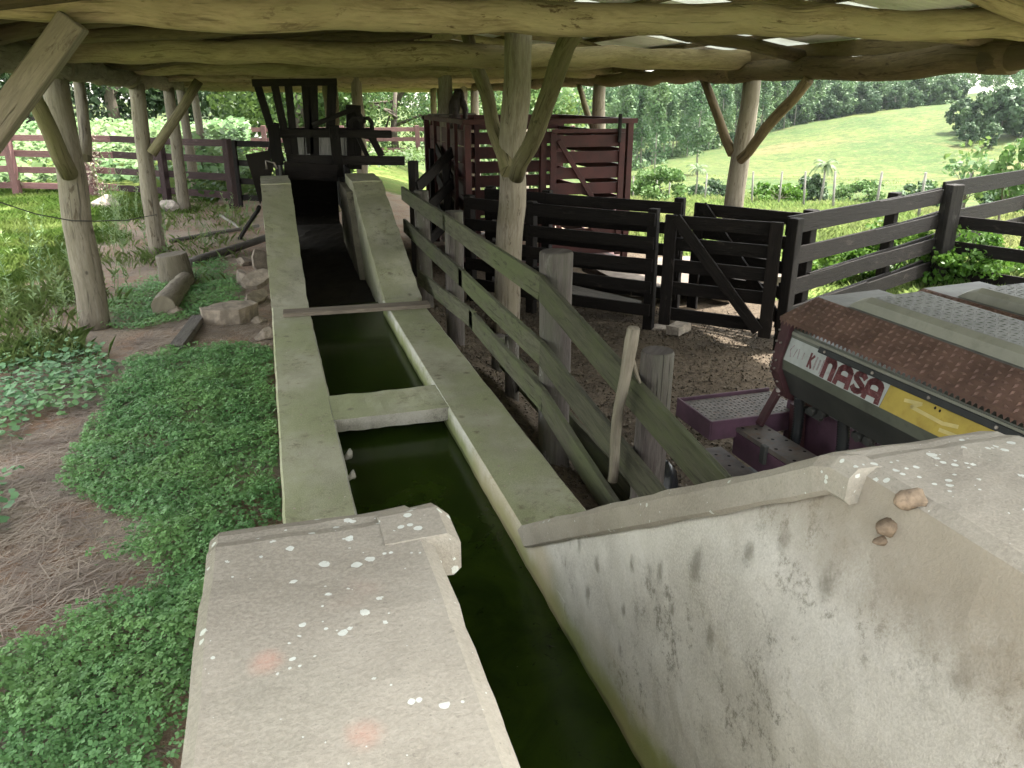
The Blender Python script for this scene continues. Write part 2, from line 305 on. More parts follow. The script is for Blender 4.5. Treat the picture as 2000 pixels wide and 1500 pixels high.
# ------------------------------------------------------------------ mesh builder
class MB:
    def __init__(s): s.v = []; s.f = []; s.uv = []; s.sm = []; s.mi = []
    def face(s, vs, uv=None, smooth=False, mi=0):
        i = len(s.v); s.v += [V(x) for x in vs]; s.f.append(list(range(i, i+len(vs))))
        s.uv.append(uv or [(0, 0)]*len(vs)); s.sm.append(smooth); s.mi.append(mi)
    def idx(s, f, uv=None, smooth=False, mi=0):
        s.f.append(list(f)); s.uv.append(uv or [(0, 0)]*len(f)); s.sm.append(smooth); s.mi.append(mi)
    def board(s, p0, p1, w, t, up=V((0, 0, 1)), mi=0, sag=0):
        p0, p1 = V(p0), V(p1); d = p1-p0; L = d.length; d.normalize()
        up = (up-d*up.dot(d)).normalized(); sd = d.cross(up)
        ns = max(1, int(L/.5)); b = len(s.v); o = random.random()*9
        for k in range(ns+1):
            q = k/ns; c = p0.lerp(p1, q)+up*(-sag*4*q*(1-q)+ (mn.noise(c_seed(p0, k))*.004 if 0 < k < ns else 0))
            for a, e in ((-1, -1), (1, -1), (1, 1), (-1, 1)): s.v.append(c+sd*(a*t/2)+up*(e*w/2))
        for k in range(ns):
            i = b+4*k; u0, u1 = o+L*k/ns, o+L*(k+1)/ns; acc = 0
            for e in range(4):
                f_ = (e+1) % 4; ln = t if e % 2 == 0 else w
                s.idx([i+e, i+f_, i+4+f_, i+4+e], [(u0, acc), (u0, acc+ln), (u1, acc+ln), (u1, acc)], False, mi); acc += ln
        s.idx([b+3, b+2, b+1, b], [(o, 0), (o, t), (o+w, t), (o+w, 0)], False, mi)
        i = b+4*ns; s.idx([i, i+1, i+2, i+3], [(o, 0), (o, t), (o+w, t), (o+w, 0)], False, mi)
        return s
    def box(s, lo, hi, mi=0):
        lo, hi = V(lo), V(hi); c = (lo+hi)/2; d = hi-lo
        ax = max(range(3), key=lambda i: d[i]); a = V((0, 0, 0)); a[ax] = d[ax]/2
        if ax == 2: return s.board(c-a, c+a, d.y, d.x, V((0, 1, 0)), mi)
        return s.board(c-a, c+a, d.z, d.y if ax == 0 else d.x, V((0, 0, 1)), mi)
    def tube(s, pts, rad, seg=12, wob=0.0, step=None, bend=0.0, cap=True, mi=0, lump=2.2):
        pts = [V(p) for p in pts]
        if not isinstance(rad, (list, tuple)): rad = [rad]*len(pts)
        if step:
            np_, nr = [], []
            for i in range(len(pts)-1):
                k = max(1, int((pts[i+1]-pts[i]).length/step))
                for j in range(k): np_.append(pts[i].lerp(pts[i+1], j/k)); nr.append(rad[i]+(rad[i+1]-rad[i])*j/k)
            np_.append(pts[-1]); nr.append(rad[-1]); pts, rad = np_, nr
        sd = random.random()*100; n = len(pts); b = len(s.v)
        if bend:
            for i in range(1, n-1):
                q = i*.35+sd
                pts[i] = pts[i]+V((mn.noise(V((q, 0, sd))), mn.noise(V((q, 5, sd))), mn.noise(V((q, 9, sd)))))*bend
        L = 0; us = [sd]
        for i in range(1, n): L += (pts[i]-pts[i-1]).length; us.append(sd+L)
        ref = None
        for i in range(n):
            d = (pts[min(i+1, n-1)]-pts[max(i-1, 0)]).normalized()
            if ref is None: ref = d.orthogonal().normalized()
            ref = (ref-d*ref.dot(d)).normalized(); e = d.cross(ref)
            for k in range(seg):
                a = 2*math.pi*k/seg; r = rad[i]
                if wob: r *= 1+wob*mn.noise(V((math.cos(a)*.9, math.sin(a)*.9+sd, us[i]*lump)))+wob*.5*mn.noise(V((math.cos(a)*3, math.sin(a)*3+sd, us[i]*lump*.5)))
                s.v.append(pts[i]+(ref*math.cos(a)+e*math.sin(a))*r)
        for i in range(n-1):
            for k in range(seg):
                k2 = (k+1) % seg; c0 = rad[0]*6.28*k/seg; c1 = rad[0]*6.28*(k+1)/seg
                s.idx([b+i*seg+k, b+i*seg+k2, b+(i+1)*seg+k2, b+(i+1)*seg+k], [(us[i], c0), (us[i], c1), (us[i+1], c1), (us[i+1], c0)], True, mi)
        if cap:
            s.idx([b+k for k in range(seg)][::-1], [(sd+.02*math.cos(6.28*k/seg), .02*math.sin(6.28*k/seg)) for k in range(seg)], False, mi)
            s.idx([b+(n-1)*seg+k for k in range(seg)], [(sd+.02*math.cos(6.28*k/seg), .02*math.sin(6.28*k/seg)) for k in range(seg)], False, mi)
        return s
    def prism(s, pts, ext, mi=0, smooth=False):
        ext = V(ext); pts = [V(p) for p in pts]; n = len(pts); b = len(s.v)
        s.v += pts+[p+ext for p in pts]; L = ext.length; acc = 0
        for k in range(n):
            k2 = (k+1) % n; w = (pts[k2]-pts[k]).length
            s.idx([b+k, b+k2, b+n+k2, b+n+k], [(acc, 0), (acc+w, 0), (acc+w, L), (acc, L)], smooth, mi); acc += w
        s.idx([b+k for k in range(n)][::-1], None, False, mi); s.idx([b+n+k for k in range(n)], None, False, mi)
        return s
    def loft(s, secs, mis=None, smooth=False, cap=True):
        n = len(secs[0]); b = len(s.v)
        for q in secs: s.v += [V(p) for p in q]
        for i in range(len(secs)-1):
            for k in range(n):
                k2 = (k+1) % n
                s.idx([b+i*n+k, b+i*n+k2, b+(i+1)*n+k2, b+(i+1)*n+k], None, smooth, mis[k] if mis else 0)
        if cap:
            s.idx([b+k for k in range(n)][::-1]); s.idx([b+(len(secs)-1)*n+k for k in range(n)])
        return s
def c_seed(p, k): return V((p.x*3.1, p.y*2.7+k*1.7, p.z*4.3))

def fixnormals(me):
    import bmesh
    bm = bmesh.new(); bm.from_mesh(me); bmesh.ops.recalc_face_normals(bm, faces=bm.faces); bm.to_mesh(me); bm.free()
def obj(name, mb, mat, parent=None, base=None, bevel=0, fix=True, label=None):
    o_ = V(base) if base is not None else (parent_world(parent) if parent else V((0, 0, 0)))
    me = bpy.data.meshes.new(name); me.from_pydata([tuple(v-o_) for v in mb.v], [], mb.f)
    ul = me.uv_layers.new(name='UVMap'); flat = [c for f in mb.uv for uv in f for c in uv]
    ul.data.foreach_set('uv', flat)
    me.polygons.foreach_set('use_smooth', mb.sm); me.polygons.foreach_set('material_index', mb.mi)
    for m in (mat if isinstance(mat, (list, tuple)) else [mat]): me.materials.append(m if not isinstance(m, str) else MT[m])
    if fix: fixnormals(me)
    o = bpy.data.objects.new(name, me); COL.objects.link(o)
    if parent:
        o.parent = parent
    elif base is not None: o.location = o_
    if bevel:
        bv = o.modifiers.new('bevel', 'BEVEL'); bv.width = bevel; bv.segments = 2; bv.limit_method = 'ANGLE'; bv.angle_limit = math.radians(50)
    if label: o['label'] = label
    return o
def parent_world(p):
    w = V((0, 0, 0))
    while p: w += p.location; p = p.parent
    return w
def tag(o, label, cat, group=None):
    o['label'] = label; o['category'] = cat
    if group: o['group'] = group
    return o
def thing(name, label, cat, loc=(0, 0, 0), group=None):
    o = bpy.data.objects.new(name, None); COL.objects.link(o); o.location = loc; o.empty_display_size = .2
    return tag(o, label, cat, group)
def npmesh(name, verts, faces4, mat, parent=None, smooth=False, base=(0, 0, 0)):
    """fast quad mesh from numpy arrays (n,3), (m,k)"""
    me = bpy.data.meshes.new(name); verts = np.asarray(verts, dtype=np.float64)-np.asarray(base); k = faces4.shape[1]
    me.vertices.add(len(verts)); me.vertices.foreach_set('co', verts.astype(np.float32).ravel())
    me.loops.add(faces4.size); me.loops.foreach_set('vertex_index', faces4.astype(np.int32).ravel())
    me.polygons.add(len(faces4)); me.polygons.foreach_set('loop_start', np.arange(0, faces4.size, k, dtype=np.int32))
    if smooth: me.polygons.foreach_set('use_smooth', np.ones(len(faces4), dtype=bool))
    me.update(calc_edges=True); me.validate()
    me.materials.append(MT[mat] if isinstance(mat, str) else mat)
    o = bpy.data.objects.new(name, me); COL.objects.link(o)
    if parent: o.parent = parent
    else: o.location = base
    return o
def quads(cen, nrm, size, asp=.6, rng=RNG, diamond=True):
    """leaf-like quads (diamonds) at centres with normals; returns verts, faces"""
    n = len(cen); nrm = nrm/(np.linalg.norm(nrm, axis=1, keepdims=True)+1e-9)
    r = rng.normal(size=(n, 3)); a = np.cross(nrm, r); a /= (np.linalg.norm(a, axis=1, keepdims=True)+1e-9); b = np.cross(nrm, a)
    s_ = np.broadcast_to(np.asarray(size, dtype=float), (n,))[:, None]
    fold = nrm*s_*.18
    v = np.stack([cen-a*s_, cen+b*s_*asp+fold, cen+a*s_, cen-b*s_*asp+fold], 1).reshape(-1, 3)
    return v, np.arange(4*n).reshape(-1, 4)

# ------------------------------------------------------------------ terrain
def sst(x, a, b):
    t = np.clip((x-a)/(b-a), 0, 1); return t*t*(3-2*t)
def hgt(x, y):
    x = np.asarray(x, dtype=float); y = np.asarray(y, dtype=float)
    d = np.hypot(x, y); a = np.degrees(np.arctan2(x, y))
    w = sst(a, 5, 17)*(1-sst(a, 110, 160))
    zc = np.interp(a, [15, 25, 31, 37, 42, 47, 55, 70], [-10.5, -10.2, -7.2, -3.6, -.8, 1.3, 2.5, 3])
    z1 = np.interp(d, [0, 13, 20, 32, 60, 95, 130, 160], [0, 0, -.5, -1.7, -5.2, -9, -11.2, -10.6])
    q = sst(d, 140, 265); z = np.where(d > 140, -11.0*(1-q)+zc*q, z1)
    z = np.where(d > 265, zc+(d-265)*.02, z)
    z = z*w
    pen = sst(x, 1.5, 2.3)*(1-sst(x, 9.0, 11))*sst(y, -3, 0)*(1-sst(y, 10.2, 12.5))
    z = z - .25*pen + .08*sst(x, .6, 1.2)*(1-sst(x, 1.5, 1.9))*(1-sst(y, 9, 11))*sst(y, -2, 0)
    return z
def hz(x, y): return float(hgt(x, y))+ (.03*mn.noise(V((x*.9, y*.9, 1)))+.015*mn.noise(V((x*3.1, y*3.1, 2)))) * (1 if math.hypot(x, y) < 30 else 0)
def build_ground():
    rings = list(np.arange(.3, 13, .14)); 
    while rings[-1] < 430: rings.append(rings[-1]*1.045)
    rings = np.array(rings); A = 420; th = np.linspace(0, 2*np.pi, A, endpoint=False)
    R, T = np.meshgrid(rings, th, indexing='ij'); x = R*np.sin(T); y = R*np.cos(T); z = hgt(x, y)
    near = (R < 40)
    for i, j in zip(*np.where(near)):
        z[i, j] += .03*mn.noise(V((x[i, j]*.9, y[i, j]*.9, 1)))+.015*mn.noise(V((x[i, j]*3.1, y[i, j]*3.1, 2)))
    for i, j in zip(*np.where(R >= 40)):
        z[i, j] += min(1, (R[i, j]-40)/40)*(.5*mn.noise(V((x[i, j]*.03, y[i, j]*.03, 5)))+.25*mn.noise(V((x[i, j]*.11, y[i, j]*.11, 7))))
    n = len(rings); vs = np.stack([x, y, z], -1).reshape(-1, 3); vs = np.vstack([vs, [[0, 0, 0]]])
    i, j = np.meshgrid(np.arange(n-1), np.arange(A), indexing='ij'); j2 = (j+1) % A
    f = np.stack([i*A+j, i*A+j2, (i+1)*A+j2, (i+1)*A+j], -1).reshape(-1, 4)[:, ::-1]
    o = npmesh('ground', vs, f, 'ground', smooth=True)
    o['kind'] = 'structure'; o['label'] = 'earth ground of bare soil under the shed, rising to a grassy hill'
    x, y = vs[:, 0], vs[:, 1]; d = np.hypot(x, y)
    shed = sst(x, -3.6, -2.2)*(1-sst(x, 5.6, 7.0))*(1-sst(y, 19, 24))
    near_left = (1-sst(y, 10, 14))*(1-sst(x, 1, 2))*sst(x, -4.2, -2.4)
    g = 1-np.maximum(shed, near_left)
    pen = sst(x, 1.3, 1.5)*(1-sst(x, 5.6, 7.2))*(1-sst(y, 11.5, 13.5))
    far = sst(d, 24, 48)
    ca = o.data.color_attributes.new('cover', 'FLOAT_COLOR', 'POINT')
    ca.data.foreach_set('color', np.stack([g, pen, far, np.ones_like(g)], -1).astype(np.float32).ravel())
build_ground()

# ------------------------------------------------------------------ the dip (concrete trough)
TOP = .45; XL0, XL1, XR0, XR1 = -.095, .243, .945, 1.30
dip = thing('cattle_dip', 'long mossy concrete cattle plunge dip with dark green water and raised ends', 'cattle dip', (.6, 5, 0))
def rough_edge(o, amt=.006, sub=.12):
    import bmesh
    bm = bmesh.new(); bm.from_mesh(o.data)
    for _ in range(6):
        es = [e for e in bm.edges if e.calc_length() > sub]
        if not es: break
        bmesh.ops.subdivide_edges(bm, edges=es, cuts=1, use_grid_fill=True)
        if len(bm.verts) > 60000: break
    bmesh.ops.triangulate(bm, faces=[f for f in bm.faces if len(f.verts) > 4])
    bm.normal_update(); off = o.location+(o.parent.location if o.parent else V((0, 0, 0)))
    for v in bm.verts:
        w = v.co+off
        v.co += v.normal*amt*(mn.noise(w*5)+.7*mn.noise(w*14))
    bm.to_mesh(o.data); bm.free()
# side walls (low part) as lofts with eased edges
def low_wall(x0, x1, y0, y1, inner):
    e = .012; s0 = []
    mb = MB()
    def sec(y): return [(x0, y, -.3), (x0, y, TOP-e), (x0+e, y, TOP), (x1-e, y, TOP), (x1, y, TOP-e), (x1, y, -.3)]
    ys = np.linspace(y0, y1, 40)
    mis = [1, 1, 0, 1, 1, 1] if inner == 0 else [1, 0, 0, 1, 1, 1]
    mb.loft([sec(y) for y in ys], mis)
    o = obj('side_wall', mb, ['ctop', 'cface'], dip); rough_edge(o, .005, .14); return o
low_wall(XL0, XL1, 2.4, 7.45, 1); low_wall(XR0, XR1, 2.4, 7.45, 0)
mb = MB(); mb.box((XL1-.01, 4.52, .365), (XR0+.01, 4.95, TOP-.003))
o = obj('cross_slab', mb, ['ctop', 'cslab'], dip, bevel=0)
for pl in o.data.polygons:
    if abs(pl.normal.z) < .5: pl.material_index = 1
rough_edge(o, .008, .07)
# entry walls: high at the near end, falling to the low wall
def entry_wall(xi, xo, sgn):
    """xi inner x at the water, xo outer x, sgn=+1 right wall / -1 left wall"""
    mb = MB(); lean = .09 if sgn > 0 else .045
    yt = 1.17; zt = 1.655 if sgn < 0 else 1.635
    def ztop(y): return zt if y <= yt else zt+(TOP+.02-zt)*((y-yt)/(2.93-yt))
    secs = []
    for y in list(np.linspace(-1.2, yt-.05, 26))+[yt-.02, yt, yt+.04]+list(np.linspace(yt+.1, 2.93, 30)):
        z = ztop(y); 
        if abs(y-yt) < .03: z -= .01
        pts = []
        for k in range(9):
            zz = -.3+(z-.3*0-.05+.3)*k/8
            pts.append((xi+sgn*lean*float(sst(zz, 1.12, 1.60)), y, zz))
        xt = xi+sgn*lean*float(sst(z, 1.12, 1.60))
        pts += [(xt+sgn*.006, y, z-.016), (xt+sgn*.028, y, z), (xo-sgn*.02, y, z), (xo-sgn*.005, y, z-.012), (xo, y, z-.04), (xo, y, -.3)]
        secs.append(pts)
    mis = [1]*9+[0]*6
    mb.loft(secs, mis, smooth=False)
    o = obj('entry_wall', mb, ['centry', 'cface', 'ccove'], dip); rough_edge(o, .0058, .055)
    # rib along the far top edge, standing a little proud of the inner face
    rb = MB(); rw = .085 if sgn > 0 else .12
    x_hi = xi+sgn*lean-sgn*.035
    def xi_at(z): return (xi-sgn*.022) + ((x_hi)-(xi-sgn*.022))*float(sst(z, 1.12, 1.6))
    n_ = 26; loop = []
    ups = [(yt-rw, zt+.003), (yt-.03, zt+.003), (yt+.02, zt-.02)]+[(yt+.02+(2.95-yt-.02)*k/n_, zt-.02+(TOP+.025-zt+.02)*k/n_) for k in range(1, n_+1)]
    dns = [(yt-rw, zt-.075), (yt-.06, zt-.077), (yt-.03, zt-.08)]+[(yt-.03+(2.87-yt+.03)*k/n_, zt-.08+(TOP-.045-zt+.08)*k/n_) for k in range(1, n_+1)]
    secs = []
    for (y0, z0), (y1, z1) in zip(ups, dns):
        xa, xb = xi_at(z0), xi_at(z1)
        back = xi+sgn*.13
        secs.append([(back, y0, z0-.002), (xa+sgn*.02, y0, z0), (xa, y0-.01*0, z0-.02), (xb, y1, z1+.012), (xb+sgn*.012, y1, z1), (back, y1, z1)])
    rb.loft(secs, [0]*6)
    o2 = obj('edge_rib', rb, ['centry' if True else 'cslab'], dip); rough_edge(o2, .006, .06)
entry_wall(XR0, XR1+.17, 1); entry_wall(XL1, XL0-.06, -1)
# exit ramp walls
def exit_wall(xi, xo, yb, yt, ye, inset):
    mb = MB(); zt = 1.335
    prof = [(yb, -.3), (yb, TOP), (yb+.04, TOP+.01), (yt, zt), (yt+.001, zt+.012), (ye, zt+.03), (ye, -.3)]
    s = 1 if xo > xi else -1
    secs = []
    for f in (0, 1):
        x = xi if f == 0 else xo
        secs.append([(x+(s*.0 if f else 0), y, z) for y, z in prof])
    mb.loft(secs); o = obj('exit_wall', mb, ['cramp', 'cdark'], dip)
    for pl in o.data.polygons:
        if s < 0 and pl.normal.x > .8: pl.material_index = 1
    rough_edge(o, .01, .12)
exit_wall(XL1, XL0, 7.45, 9.85, 10.7, .06); exit_wall(XR0+.02, XR1+.03, 7.45, 9.85, 10.7, .06)
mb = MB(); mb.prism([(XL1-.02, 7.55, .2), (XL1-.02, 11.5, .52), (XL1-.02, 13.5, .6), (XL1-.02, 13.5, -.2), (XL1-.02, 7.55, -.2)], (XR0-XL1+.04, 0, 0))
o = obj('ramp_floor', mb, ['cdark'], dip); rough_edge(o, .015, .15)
mb = MB(); mb.prism([(XR0-.05, 8.9, .2), (XR0-.05, 9.9, 1.22), (XR0-.05, 10.8, 1.25), (XR0-.05, 10.8, .2)], (.08, 0, 0))
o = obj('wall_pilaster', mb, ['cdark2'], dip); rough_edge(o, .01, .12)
# chipped crust on the left inner edge
for (px, py) in ((683, 885), (689, 925)):
    c = P(px, py, z=TOP-.03); mb = MB(); mb.tube([c-V((.03, 0, .03)), c+V((.005, .0, .0)), c+V((0, .01, -.03))], [.012, .028, .012], 7, .4)
    obj('crust_lump', mb, ['cslab'], dip)
for (px, py, rr) in ((1766, 978, .017), (1730, 1030, .016), (1722, 1056, .009)):
    c = P(px, py, X=XR0+.075); mb = MB(); mb.tube([c+V((.03, 0, 0)), c, c-V((.012, 0, 0)), c-V((.02, 0, 0))], [rr*1.1, rr, rr*.7, rr*.2], 12, .5, lump=30)
    obj('mud_nest', mb, ['mud'], dip)
# water
mb = MB(); mb.face([(XL1-.02, -1.2, .30), (XR0+.03, -1.2, .30), (XR0+.03, 8.0, .30), (XL1-.02, 8.0, .30)])
o = obj('water', mb, ['water']); o['kind'] = 'structure'; o['label'] = 'still dark green dip water'
# plank across the dip
p0, p1 = P(553, 612, z=TOP+.018), P(838, 594, z=TOP+.018)
mb = MB(); mb.board(p0, p1, .17, .035, V((0, 1, 0)))
tag(obj('plank', mb, ['plank'], base=p0, bevel=.004), 'grey brown weathered plank lying across both walls of the dip', 'plank')

# ------------------------------------------------------------------ the shed
RX, LX, CX, ZE = 5.55, -1.8, 2.42, 2.47      # right eave, left eave, ridge line, underside of eave log
ROWS = [4.5, 8.8, 13.1, 17.4, 21.7, 26.0]
shed = thing('open_shed', 'open timber shed of log posts and beams under a corrugated metal roof', 'shed', (1.9, 12, 0))
def part(name, mb, mat, parent=shed, bevel=0, **k): return obj(name, mb, mat, parent, bevel=bevel, **k)
def logp(p0, p1, r0, r1, wob=.12, bend=.06, seg=14, step=.22): return MB().tube([p0, p1], [r0, r1], seg, wob, step, bend)
lposts = []
tops = {8.8: (108, 160, 188, 640), 13.1: (268, 178, 306, 494), 17.4: (331, 185, 362, 413)}
def ground_pt(px, py): 
    q = P(px, py, z=0); return V((q.x, q.y, -.15))
for yr in ROWS:
    if yr in tops:
        a, b, c, d = tops[yr]; base = P(c, d, z=0); top = P(a, b, Y=base.y+.05); top.z = max(top.z, ZE+.03); base.z = -.1
    else: base = V((LX, yr, -.1)); top = V((LX-.03, yr, ZE+.03))
    r = {8.8: (.148, .118), 13.1: (.125, .10), 17.4: (.13, .105)}.get(yr, (.12, .1))
    po = part('post', logp(base, top, r[0], r[1]*1.05, .14, .018), 'post'); lposts.append((base, top, po))
b1, t1, po1 = lposts[1]
m = b1.lerp(t1, .66)
part('brace', logp(V((m.x+.02, m.y-.16, m.z-.02)), P(50, 165, X=b1.x), .085, .07, .1, .03), 'postg', po1)
part('brace', logp(V((t1.x+.10, m.y+.25, m.z+.1)), P(152, 150, X=b1.x+.05), .06, .055, .1, .02), 'post', po1)
b2, t2, po2 = lposts[2]
q = P(296, 296, Y=b2.y); e = P(388, 158, Y=b2.y)
part('brace', logp(q+V((0, -.05, -.03)), e, .075, .07, .1, .03), 'postg', po2)
b0, t0, po0 = lposts[0]
part('brace', MB().board(P(-130, 420, Y=4.42), P(146, 40, Y=4.42), .165, .12, V((0, 1, 0))), 'post', po0, bevel=.012)
# eave logs in joined lengths
random.seed(11)
ys = [1.2, 5.2, 9.1, 13.3, 17.6, 21.9, 26.4]
for xe, r0, mt in ((LX, .125, 'post'), (RX, .11, 'beam_dark')):
    for i in range(len(ys)-1):
        zc = ZE+.13+random.uniform(-.02, .02); wob = .26 if xe < 0 else .1
        dx = random.uniform(-.03, .03)
        part('eave_beam', logp(V((xe+dx, ys[i]-.12, zc)), V((xe+dx, ys[i+1]+.12, zc-.01)), r0*random.uniform(.95, 1.1), r0*random.uniform(.85, 1), wob, .05, 16, .1 if xe < 0 else .2), mt)
# right posts
for yr in ROWS[1:5]:
    base = V((RX, yr, -.2)); top = V((RX-.01, yr, ZE+.04))
    if yr == 8.8: top = P(1468, 168, Y=8.8); top.z = ZE+.04
    po = part('post', logp(base, top, .135, .105, .1, .02), 'post')
    if yr == 8.8:
        part('brace', logp(P(1430, 300, X=RX), P(1375, 155, X=RX), .06, .055, .1, .05), 'beam_dark', po)
        part('brace', logp(P(1446, 312, X=RX-.02), P(1580, 155, X=RX-.02), .06, .06, .12, .1), 'beam_dark', po)
    elif yr == 13.1:
        part('brace', logp(V((RX, yr+.05, 1.55)), V((RX, yr+1.0, ZE+.05)), .055, .05), 'postg', po)
# ridge posts
cb = P(988, 645, z=-.25); 
po = part('post', logp(cb-V((0, 0, .1)), P(1012, 90, Y=cb.y).lerp(P(1012, 60, Y=cb.y), 1.0), .15, .14, .12, .03, 16), 'post')
jt = P(997, 335, X=cb.x)
part('brace', logp(P(992, 335, X=cb.x-.03), P(908, 55, X=cb.x-.03), .085, .075, .1, .06), 'postg', po)
part('brace', logp(P(1008, 345, X=cb.x-.06), P(1130, 50, X=cb.x-.06), .085, .08, .1, .06), 'postg', po)
for (px, yr) in ((870, 13.1), (700, 17.4), (905, 21.7)):
    q = P(px, 200, Y=yr); part('post', logp(V((q.x, yr, -.1)), V((q.x, yr, 2.95)), .12, .11), 'post')
for (px, yr, r) in ((640, 17.4, .1), (655, 17.5, .06), (848, 21.7, .09), (858, 21.8, .06)):
    q = P(px, 200, Y=yr); part('post', logp(V((q.x, yr, -.1)), V((q.x, yr, 2.62)), r, r*.9), 'postg')
# tie beams
random.seed(5)
T1 = [P(-60, -8, Y=4.5), P(480, 22, Y=4.5), P(1000, 30, Y=4.5), P(1500, 40, Y=4.5), P(2080, 54, Y=4.5)]
part('tie_beam', MB().tube(T1, [.092, .10, .088, .088, .085], 20, .10, .12, .03, lump=1.6), 'beam')
for yr, r, zb in ((8.8, .118, 2.60), (13.1, .10, 2.595), (17.4, .10, 2.58), (21.7, .11, 2.52), (26.0, .12, 2.45)):
    a = V((LX-.3, yr+.02, zb+r)); b = V((RX+.25, yr-.02, zb+r+.01))
    part('tie_beam', MB().tube([a, a.lerp(b, .3), a.lerp(b, .45), a.lerp(b, .7), b], [r*.85, r, r*1.05, r, r*.92], 18, .09, .14, .035), 'beam')
# ridge log, rafters, purlins, sheets
ZR = 3.10
part('ridge_beam', logp(V((CX, .6, ZR)), V((CX, 26.5, ZR)), .10, .10, .1, .06, 12, .5), 'beam')
def roofz(x): 
    return ZR+.12-(x-CX)*(ZR+.12-2.80)/(RX-CX) if x > CX else ZR+.12-(CX-x)*(ZR+.12-2.80)/(CX-LX)
random.seed(9)
k = 0; y = .9
while y < 26.4:
    for side in (-1, 1):
        if side > 0 and 5 < y < 9 and k % 2: k += 1; continue
        k += side > 0
        yy = y+random.uniform(-.12, .12); r = random.uniform(.055, .075)
        xe = RX+.42 if side > 0 else LX-.42
        a = V((CX+side*.02, yy+random.uniform(-.1, .1), roofz(CX)-r-.02)); b = V((xe, yy, roofz(xe)-r-.02))
        part('rafter', logp(a, b, r*.9, r*1.1, .14, .10, 9, .35), 'rafter' if side < 0 or random.random() < .4 else 'beam')
    y += 1.15 if y < 9 else 1.3
for x in (-2.1, -1.2, -.3, .6, 1.5, 2.2, 2.7, 3.4, 4.2, 5.0, 5.75):
    z = roofz(x)+.012
    part('purlin', MB().board(V((x, .6, z)), V((x, 26.6, z)), .045, .07), 'beam_dark')
for xe in (RX+.04, LX-.04): part('eave_board', MB().board(V((xe, .6, 2.755)), V((xe, 26.6, 2.755)), .15, .03), 'beam_dark')
def sheet(x0, x1, y0_, y1_, mt='roof'):
    ys_ = np.arange(y0_, y1_, .0127); ph = np.cos(ys_*2*np.pi/.076)*.009
    v0 = np.stack([np.full_like(ys_, x0), ys_, roofz(x0)+.048+ph], -1); v1 = np.stack([np.full_like(ys_, x1), ys_, roofz(x1)+.048+ph], -1)
    n = len(ys_); vs = np.vstack([v0, v1]); i = np.arange(n-1)
    f = np.stack([i, i+1, n+i+1, n+i], -1)
    npmesh('roof_sheet', vs-np.array(shed.location), f, mt, shed, True)
for a, b, m_ in ((.5, 5.6, 'roof'), (5.6, 6.9, 'roof_clear'), (6.9, 7.6, 'roof'), (7.6, 9.2, 'roof_clear'), (9.2, 26.7, 'roof')): sheet(CX, RX+.48, a, b+.04, m_)
sheet(LX-.42, CX, .5, 26.7, 'roof_dark')

# ------------------------------------------------------------------ fence helpers
def fence(name, label, pts, rails, mat, w=.14, t=.035, pw=.12, ph=1.4, z0=-.3, side=0, group=None, round_=False, flat=None, posts=None, cat='fence'):
    """pts: list of (x,y) post positions; rails: list of rail heights (centre, absolute)"""
    th = thing(name, label, cat, (pts[0][0], pts[0][1], 0), group)
    for i, (x, y) in enumerate(pts):
        if posts and i not in posts: continue
        if round_: o = obj('post', MB().tube([V((x, y, z0)), V((x+random.uniform(-.02, .02), y, ph+random.uniform(-.05, .05)))], [pw/2, pw/2*.92], 12, .08, .2), mat, th)
        else:
            d = V((pts[min(i+1, len(pts)-1)][0]-pts[max(i-1, 0)][0], pts[min(i+1, len(pts)-1)][1]-pts[max(i-1, 0)][1], 0)).normalized()
            obj('post', MB().board(V((x, y, z0)), V((x+random.uniform(-.02, .02), y+random.uniform(-.02, .02), ph+random.uniform(-.02, .02))), pw, pw*.9, d), mat, th, bevel=.012)
    for i in range(len(pts)-1):
        a, b = V((*pts[i], 0)), V((*pts[i+1], 0)); d = (b-a).normalized(); nrm = V((-d.y, d.x, 0))*side*(pw/2*.9+t/2)
        for r in rails:
            z1, z2 = (r, r) if not isinstance(r, tuple) else r
            obj('rail', MB().board(a+nrm+V((0, 0, z1+random.uniform(-.012, .012)))-d*.03, b+nrm+V((0, 0, z2+random.uniform(-.012, .012)))+d*.03, w*random.uniform(.94, 1.04), t, sag=random.uniform(0, .008)), mat, th, bevel=.004)
    return th
def gate(name, label, a, b, rails, mat, z0, z1, w=.13, diag=True, sw=.13, flip=False):
    th = thing(name, label, 'gate', (a[0], a[1], z0)); A, B = V((*a, 0)), V((*b, 0)); d = (B-A).normalized(); nr = V((d.y, -d.x, 0))
    for q in (A+d*.06, B-d*.06): obj('stile', MB().board(q+V((0, 0, z0)), q+V((0, 0, z1)), sw, .05, d), mat, th, bevel=.008)
    for r in rails: obj('rail', MB().board(A+nr*-.045+V((0, 0, r)), B+nr*-.045+V((0, 0, r)), w, .035), mat, th, bevel=.004)
    if diag:
        s, e = (A, B) if not flip else (B, A)
        obj('brace', MB().board(s+d*(.12 if not flip else -.12)+nr*.055+V((0, 0, z1-.02)), e-d*(.12 if not flip else -.12)+nr*.055+V((0, 0, z0+.08)), .12, .035), mat, th, bevel=.005)
    return th

